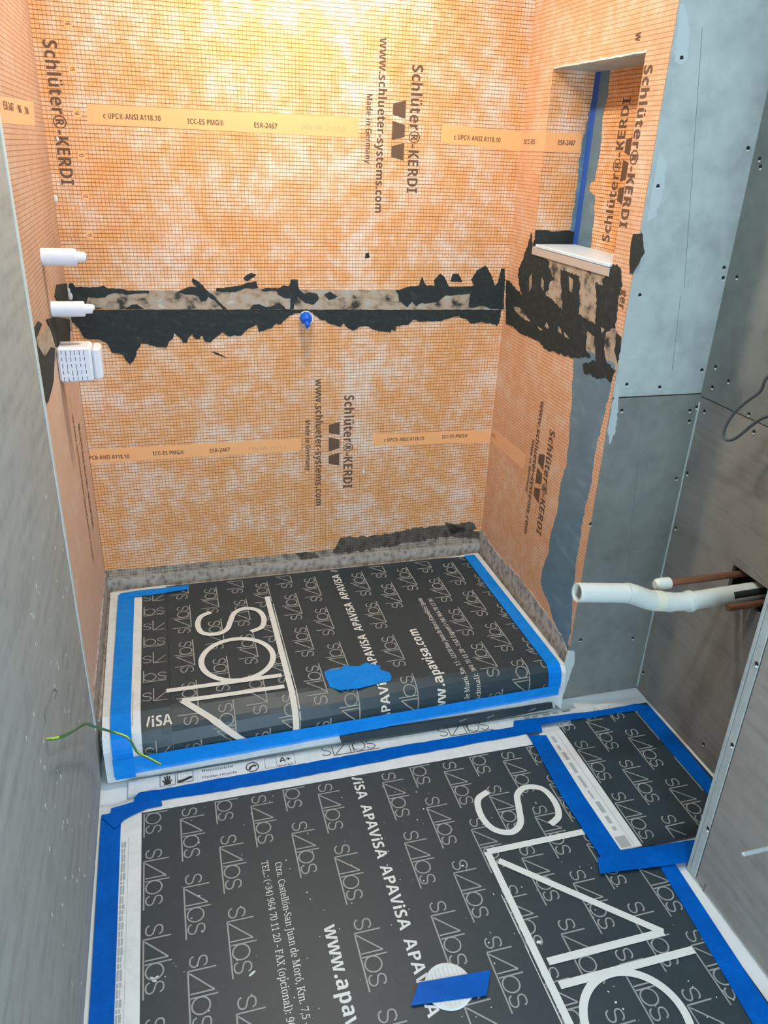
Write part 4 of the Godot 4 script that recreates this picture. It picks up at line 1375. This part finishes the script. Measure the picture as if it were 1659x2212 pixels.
func build_tape() -> void:
	var one := func(v: float) -> Callable: return func(_x: float) -> float: return v
	# shower
	var mb := MB.new()
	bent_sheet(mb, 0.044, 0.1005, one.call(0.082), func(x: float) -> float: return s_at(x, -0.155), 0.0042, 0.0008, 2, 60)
	tape("blue tape along the white margin beside the wall with the guards", mb, "tape_lit")
	mb = MB.new()
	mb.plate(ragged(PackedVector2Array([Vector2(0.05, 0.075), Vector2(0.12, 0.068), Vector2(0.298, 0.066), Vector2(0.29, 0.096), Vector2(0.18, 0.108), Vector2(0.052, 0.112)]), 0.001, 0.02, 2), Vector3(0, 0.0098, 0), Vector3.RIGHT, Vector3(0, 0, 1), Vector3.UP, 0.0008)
	tape("short blue tape on the shower cardboard corner at the back wall", mb, "tape_lit")
	mb = MB.new()
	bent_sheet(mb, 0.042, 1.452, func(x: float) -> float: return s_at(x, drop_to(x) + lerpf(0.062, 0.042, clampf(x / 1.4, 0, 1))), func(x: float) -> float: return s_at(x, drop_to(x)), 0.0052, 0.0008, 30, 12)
	tape("long bright blue tape along the folded front edge of the step", mb, "tape_thin_lit")
	mb = MB.new()
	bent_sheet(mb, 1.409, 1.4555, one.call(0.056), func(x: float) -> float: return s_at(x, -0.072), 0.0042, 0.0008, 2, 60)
	tape("blue tape along the shower cardboard beside the niche wall", mb, "tape_lit")
	mb = MB.new()
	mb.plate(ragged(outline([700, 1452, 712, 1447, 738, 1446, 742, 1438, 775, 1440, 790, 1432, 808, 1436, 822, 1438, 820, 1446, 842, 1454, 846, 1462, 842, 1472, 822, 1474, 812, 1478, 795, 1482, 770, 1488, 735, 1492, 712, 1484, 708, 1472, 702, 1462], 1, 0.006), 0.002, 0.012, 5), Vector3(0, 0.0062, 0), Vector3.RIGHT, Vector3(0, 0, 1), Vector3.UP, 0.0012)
	tape("ragged blue tape patch in the middle of the shower cardboard", mb, "tape_lit")
	# outer floor
	var y := BOARD_TOP
	mb = MB.new()
	mb.plate(PackedVector2Array([Vector2(0.010, 0.968), Vector2(0.062, 0.962), Vector2(0.065, 1.6), Vector2(0.068, 3.3), Vector2(0.016, 3.3), Vector2(0.014, 1.55)]), Vector3(0, y + 0.0012, 0), Vector3.RIGHT, Vector3(0, 0, 1), Vector3.UP, 0.0009)
	tape("long blue tape along the outer floor beside the ground wire wall", mb)
	tape_px("short slanted blue tape across the corner where two long strips meet", [218, 1765, 220, 1760, 238, 1757, 240, 1746, 268, 1738, 300, 1728, 345, 1717, 351, 1739, 318, 1746, 290, 1758, 268, 1770, 259, 1780, 248, 1790], y + 0.0058, 0.0012)
	tape_px("blue tape along the foot of the step across the outer floor", [290, 1724, 300, 1712, 345, 1706, 460, 1684, 640, 1652, 860, 1612, 1000, 1588, 1112, 1569, 1138, 1566, 1142, 1584, 1000, 1610, 860, 1636, 640, 1680, 460, 1711, 350, 1728, 288, 1734], y + 0.0046, 0.0011, 6)
	tape_px("blue tape along the back edge of the small recess cardboard", [1110, 1557, 1180, 1548, 1300, 1534, 1372, 1520, 1400, 1522, 1404, 1530, 1378, 1534, 1300, 1546, 1222, 1556, 1168, 1566, 1172, 1580, 1130, 1584, 1110, 1582], y + 0.0062, 0.001, 7)
	tape_px("blue tape between the two dark cardboards beside the white ruled margin", [1140, 1588, 1180, 1588, 1188, 1602, 1262, 1720, 1340, 1835, 1330, 1862, 1302, 1858, 1213, 1720, 1150, 1602], y + 0.0076, 0.001)
	tape_px("blue tape on the small recess cardboard along the pipe wall", [1372, 1531, 1405, 1527, 1440, 1567, 1535, 1682, 1590, 1750, 1560, 1752, 1524, 1709, 1440, 1614], y + 0.0036, 0.001)
	tape_px("wide blue tape across the near end of the small recess cardboard", [1290, 1853, 1340, 1836, 1420, 1826, 1497, 1814, 1530, 1812, 1524, 1855, 1490, 1862, 1400, 1874, 1340, 1881, 1296, 1887], y + 0.0100, 0.001)
	mb = MB.new()
	mb.plate(PackedVector2Array([Vector2(1.432, 1.47), Vector2(1.476, 1.47), Vector2(1.452, 1.87), Vector2(1.44, 3.3), Vector2(1.385, 3.3), Vector2(1.392, 1.89)]), Vector3(0, y + 0.0026, 0), Vector3.RIGHT, Vector3(0, 0, 1), Vector3.UP, 0.0009)
	tape("long blue tape along the outer floor beside the near grey wall corner", mb)
	tape_px("blue tape strip crossing the round white drain disc", [905, 2122, 1060, 2095, 1051, 2150, 888, 2172], y + 0.0062, 0.001)


# ---------------------------------------------------------------- pipes, wires
func circle_tube(pts: Array, r: float, sides := 20) -> MB:
	var mb := MB.new()
	var rr := []
	for p in pts:
		rr.append(r)
	mb.tube(pts, rr, sides)
	return mb


func smooth_path(pts: Array, n: int) -> Array:
	var c := Curve3D.new()
	for i in pts.size():
		var t: Vector3 = (pts[mini(i + 1, pts.size() - 1)] - pts[maxi(i - 1, 0)]) / 6.0
		c.add_point(pts[i], -t, t)
	c.bake_interval = 0.004
	var out := []
	for i in n + 1:
		out.append(c.sample_baked(c.get_baked_length() * i / n, true))
	return out


func build_pipes() -> void:
	var dz := 1.165
	var dp := thing("drain_pipe", "white plastic drain pipe with a kinked end sticking out of the recess wall", "pipe", Vector3(1.5, 0.44, dz))
	var e0 := hit(1246, 1280, 2, dz)
	var e1 := hit(1352, 1281, 2, dz)
	var b0 := hit(1412, 1297, 2, dz)
	var b1 := hit(1450, 1301, 2, dz)
	var h0 := hit(1487, 1299, 2, dz)
	var end := Vector3(X2 + 0.06, 0.445, dz)
	var r := 0.0255
	var ax := (e1 - e0).normalized()
	var front := MB.new()
	front.tube([e1, e0 + ax * 0.002, e0], [r, r, r * 0.97], 32, false)
	var fa := ax.cross(Vector3.UP).normalized()
	var fb := fa.cross(ax).normalized()
	for k in 32:
		var d0 := fa * cos(TAU * k / 32) + fb * sin(TAU * k / 32)
		var d1 := fa * cos(TAU * (k + 1) / 32) + fb * sin(TAU * (k + 1) / 32)
		front.quad(e0 + d0 * r * 0.97, e0 + d1 * r * 0.97, e0 + d1 * r * 0.82, e0 + d0 * r * 0.82, -ax)
		front.tri(e0 + d0 * r * 0.82, e0 + d1 * r * 0.82, e1 + d1 * r * 0.82, -(d0 + d1).normalized())
		front.tri(e0 + d0 * r * 0.82, e1 + d1 * r * 0.82, e1 + d0 * r * 0.82, -(d0 + d1).normalized())
	obj("open_end", front, M.pvc, dp)
	obj("offset_fitting", circle_tube(smooth_path([e1, e1.lerp(b0, 0.2) + Vector3(0, 0.002, 0), e1.lerp(b0, 0.8) - Vector3(0, 0.002, 0), b0, b1], 20), r * 1.06, 28), M.pvc, dp)
	var glue := (b1 - b0).normalized()
	obj("glue_joint", circle_tube([b0 - glue * 0.004, b0 + glue * 0.024], r * 1.1, 28), M.pvc_glue, dp)
	obj("coupling_ring", circle_tube([h0 - (end - h0).normalized() * 0.005, h0 + (end - h0).normalized() * 0.008], r * 1.16, 28), M.pvc, dp)
	obj("wall_length", circle_tube([b1 - glue * 0.004, h0, h0.lerp(end, 0.5), end], r, 28), M.pvc, dp)
	var stain := MB.new()
	var s0 := h0.lerp(end, 0.5)
	stain.tube([s0 + Vector3(0, 0.006, 0.0115), end + Vector3(0, 0.006, 0.0115)], [0.0145, 0.0145], 16)
	obj("dark_primer_stain", stain, M.sealant, dp)

	for e in [[1.108, 0.466, 1.548, true], [1.205, 0.428, 1.70, false]]:
		var z: float = e[0]
		var y: float = e[1]
		var t := thing("supply_pipe", "thin copper supply pipe with a white end cap above the drain pipe" if e[3] else "short copper stub beside the drain pipe in the wall hole", "pipe", Vector3(1.7, y, z))
		obj("copper_tube", circle_tube([Vector3(e[2], y, z), Vector3(X2 + 0.08, y + 0.002, z)], 0.0098, 18), M.copper, t)
		if e[3]:
			var cap := MB.new()
			cap.tube([Vector3(e[2] + 0.028, y, z), Vector3(e[2] + 0.026, y, z), Vector3(e[2] + 0.004, y, z), Vector3(e[2] - 0.012, y, z), Vector3(e[2] - 0.02, y, z)], [0.0125, 0.0165, 0.0178, 0.0165, 0.011], 22)
			obj("end_cap", cap, M.pvc, t)
	var riser := thing("supply_pipe", "dark vertical pipe inside the hole of the recess wall", "pipe", Vector3(X2 + 0.05, 0.3, 1.15))
	obj("copper_tube", circle_tube([Vector3(X2 + 0.06, 0.30, 1.15), Vector3(X2 + 0.06, 0.6, 1.15)], 0.011, 16), M.copper, riser)

	# grey cable looping out beside the recess
	var cx := 1.70
	var loop := hits([1659, 812, 1642, 845, 1612, 868, 1585, 893, 1568, 920, 1563, 942, 1571, 951, 1588, 947, 1608, 932, 1630, 914, 1659, 899], 0, cx)
	var pa := [Vector3(X2, loop[0].y + 0.16, loop[0].z + 0.14), loop[0] + Vector3(0.03, 0.05, 0.035)]
	pa.append_array(loop)
	pa.append(loop[loop.size() - 1] + Vector3(0.03, 0.02, 0.05))
	pa.append(Vector3(X2, loop[loop.size() - 1].y + 0.06, loop[loop.size() - 1].z + 0.15))
	var cable := obj("electric_cable", circle_tube(smooth_path(pa, 90), 0.0042, 12), M.cable)
	tag(cable, "grey cable hanging in a loop against the recess wall", "cable")

	# striped ground wire out of the near left wall
	var gw := thing("ground_wire", "green and yellow ground wire poking out of the near grey wall over the step", "wire", Vector3(0.004, 0.05, 0.95))
	var start := hit(101, 1597, 0, 0.004)
	var px := [128, 1593, 155, 1581, 184, 1564, 205, 1570, 239, 1580, 273, 1591, 285, 1605, 297, 1625, 321, 1637, 347, 1651]
	var pts := [start]
	for i in range(0, px.size(), 2):
		pts.append(hit(px[i], px[i + 1], 2, lerpf(start.z, 0.89, minf(1.0, i / 8.0))))
	var path := smooth_path(pts, 60)
	obj("green_sheath", circle_tube(path, 0.0034, 10), M.wire, gw)
	var yl := []
	for p in path:
		yl.append(p + Vector3(0, 0.0019, 0.0008))
	obj("yellow_stripe", circle_tube(yl, 0.0022, 8), M.wire_stripe, gw)

	# pale rod out of the near right wall
	var ra := hit(1603, 1846, 2, 1.78)
	var rod := thing("threaded_rod", "thin pale metal rod sticking out of the near grey wall", "rod", Vector3(W, ra.y, 1.78))
	var rm := MB.new()
	rm.tube([ra, ra + Vector3(0.003, 0, 0), Vector3(W + 0.004, ra.y, 1.78)], [0.0035, 0.0046, 0.0046], 14)
	obj("shaft", rm, M.rod, rod)


# ---------------------------------------------------------------- small things
func build_small() -> void:
	# plaster guards over the shower valves
	for e in [[90, 555, 188, 0.0215, "white plastic pipe guard on the shower wall, topmost of three"], [112, 668, 204, 0.0205, "white plastic pipe guard above the printed square guard"]]:
		var a := hit(e[0], e[1], 0, 0.001)
		var tip := hit(e[2], e[1] + 1, 2, a.z)
		var t := thing("pipe_guard", e[4], "pipe guard", a, "white guards on the shower wall")
		var l: float = tip.x
		var body := MB.new()
		body.tube([a, a + Vector3(l * 0.74, 0, 0), a + Vector3(l * 0.765, 0, 0), a + Vector3(l * 0.77, 0, 0)], [e[3], e[3] * 0.98, e[3] * 0.9, e[3] * 0.6], 26)
		obj("sleeve", body, M.guard, t)
		var nose := MB.new()
		nose.tube([a + Vector3(l * 0.766, 0, 0), a + Vector3(l * 0.94, 0, 0), a + Vector3(l * 0.975, 0, 0), tip], [e[3] * 0.64, e[3] * 0.60, e[3] * 0.42, e[3] * 0.12], 22)
		obj("tip", nose, M.guard, t)
	var a := hit(128, 783, 0, 0.001)
	var t := thing("valve_guard", "square white plastic valve guard printed with rows of black lines", "valve guard", a, "white guards on the shower wall")
	var body := MB.new()
	body.box(a + Vector3(0, -0.048, -0.045), a + Vector3(0.088, 0.048, 0.035), 0.006)
	var sleeve := obj("sleeve", body, M.guard, t)
	var cap := MB.new()
	cap.box(a + Vector3(0.0885, -0.044, -0.04), a + Vector3(0.112, 0.044, 0.03), 0.006)
	obj("end_cap", cap, M.guard, t)
	var lines := MB.new()
	rng.seed = 4
	for i in 6:
		for k in 5:
			var x := a.x + 0.012 + i * 0.0115
			var y := a.y + 0.040 - k * 0.018
			stroke(lines, [Vector2(x + rng.randf_range(-0.001, 0.001), y), Vector2(x, y - rng.randf_range(0.008, 0.016))], 0.0016, func(p: Vector2) -> Vector3: return Vector3(p.x, p.y, a.z + 0.0354), Vector3.BACK)
	obj("printed_lines", lines, M.print_black, sleeve)

	# blue plug on the shower outlet
	var c := hit(662, 692, 2, 0.03)
	var bp := thing("pipe_plug", "bright blue rubber plug on a pipe stub under the black seam of the back wall", "plug", c)
	var stub := MB.new()
	stub.tube([Vector3(c.x + 0.003, c.y + 0.004, 0.002), Vector3(c.x + 0.003, c.y + 0.004, 0.022)], [0.0235, 0.0225], 22)
	obj("pipe_stub", stub, M.chip, bp)
	var cp := MB.new()
	cp.tube([Vector3(c.x, c.y + 0.006, 0.014), Vector3(c.x, c.y + 0.006, 0.018), Vector3(c.x, c.y + 0.003, 0.034), Vector3(c.x, c.y, 0.042)], [0.0205, 0.0225, 0.019, 0.010], 9)
	obj("cap", cp, M.blue_cap, bp)
	var tail := MB.new()
	tail.tube([Vector3(c.x, c.y - 0.002, 0.036), Vector3(c.x + 0.002, c.y - 0.014, 0.040), Vector3(c.x + 0.001, c.y - 0.026, 0.036)], [0.011, 0.009, 0.003], 8)
	obj("twisted_tail", tail, M.blue_cap, bp)

	# tile sill laid in the niche
	var sill := thing("niche_sill", "white tile sill laid loose on the bottom of the wall niche", "sill", Vector3(1.56, 1.25, 0.45))
	var sm := MB.new()
	sm.box(Vector3(W - 0.007, 1.2475, 0.215), Vector3(1.642, 1.2575, 0.684), 0.0015)
	obj("slab", sm, M.sill_tile, sill)
	var under := MB.new()
	under.box(Vector3(W - 0.0055, 1.222, 0.19), Vector3(W - 0.0015, 1.2465, 0.684), 0.0015)
	obj("mortar_edge", under, M.sill_edge, sill)
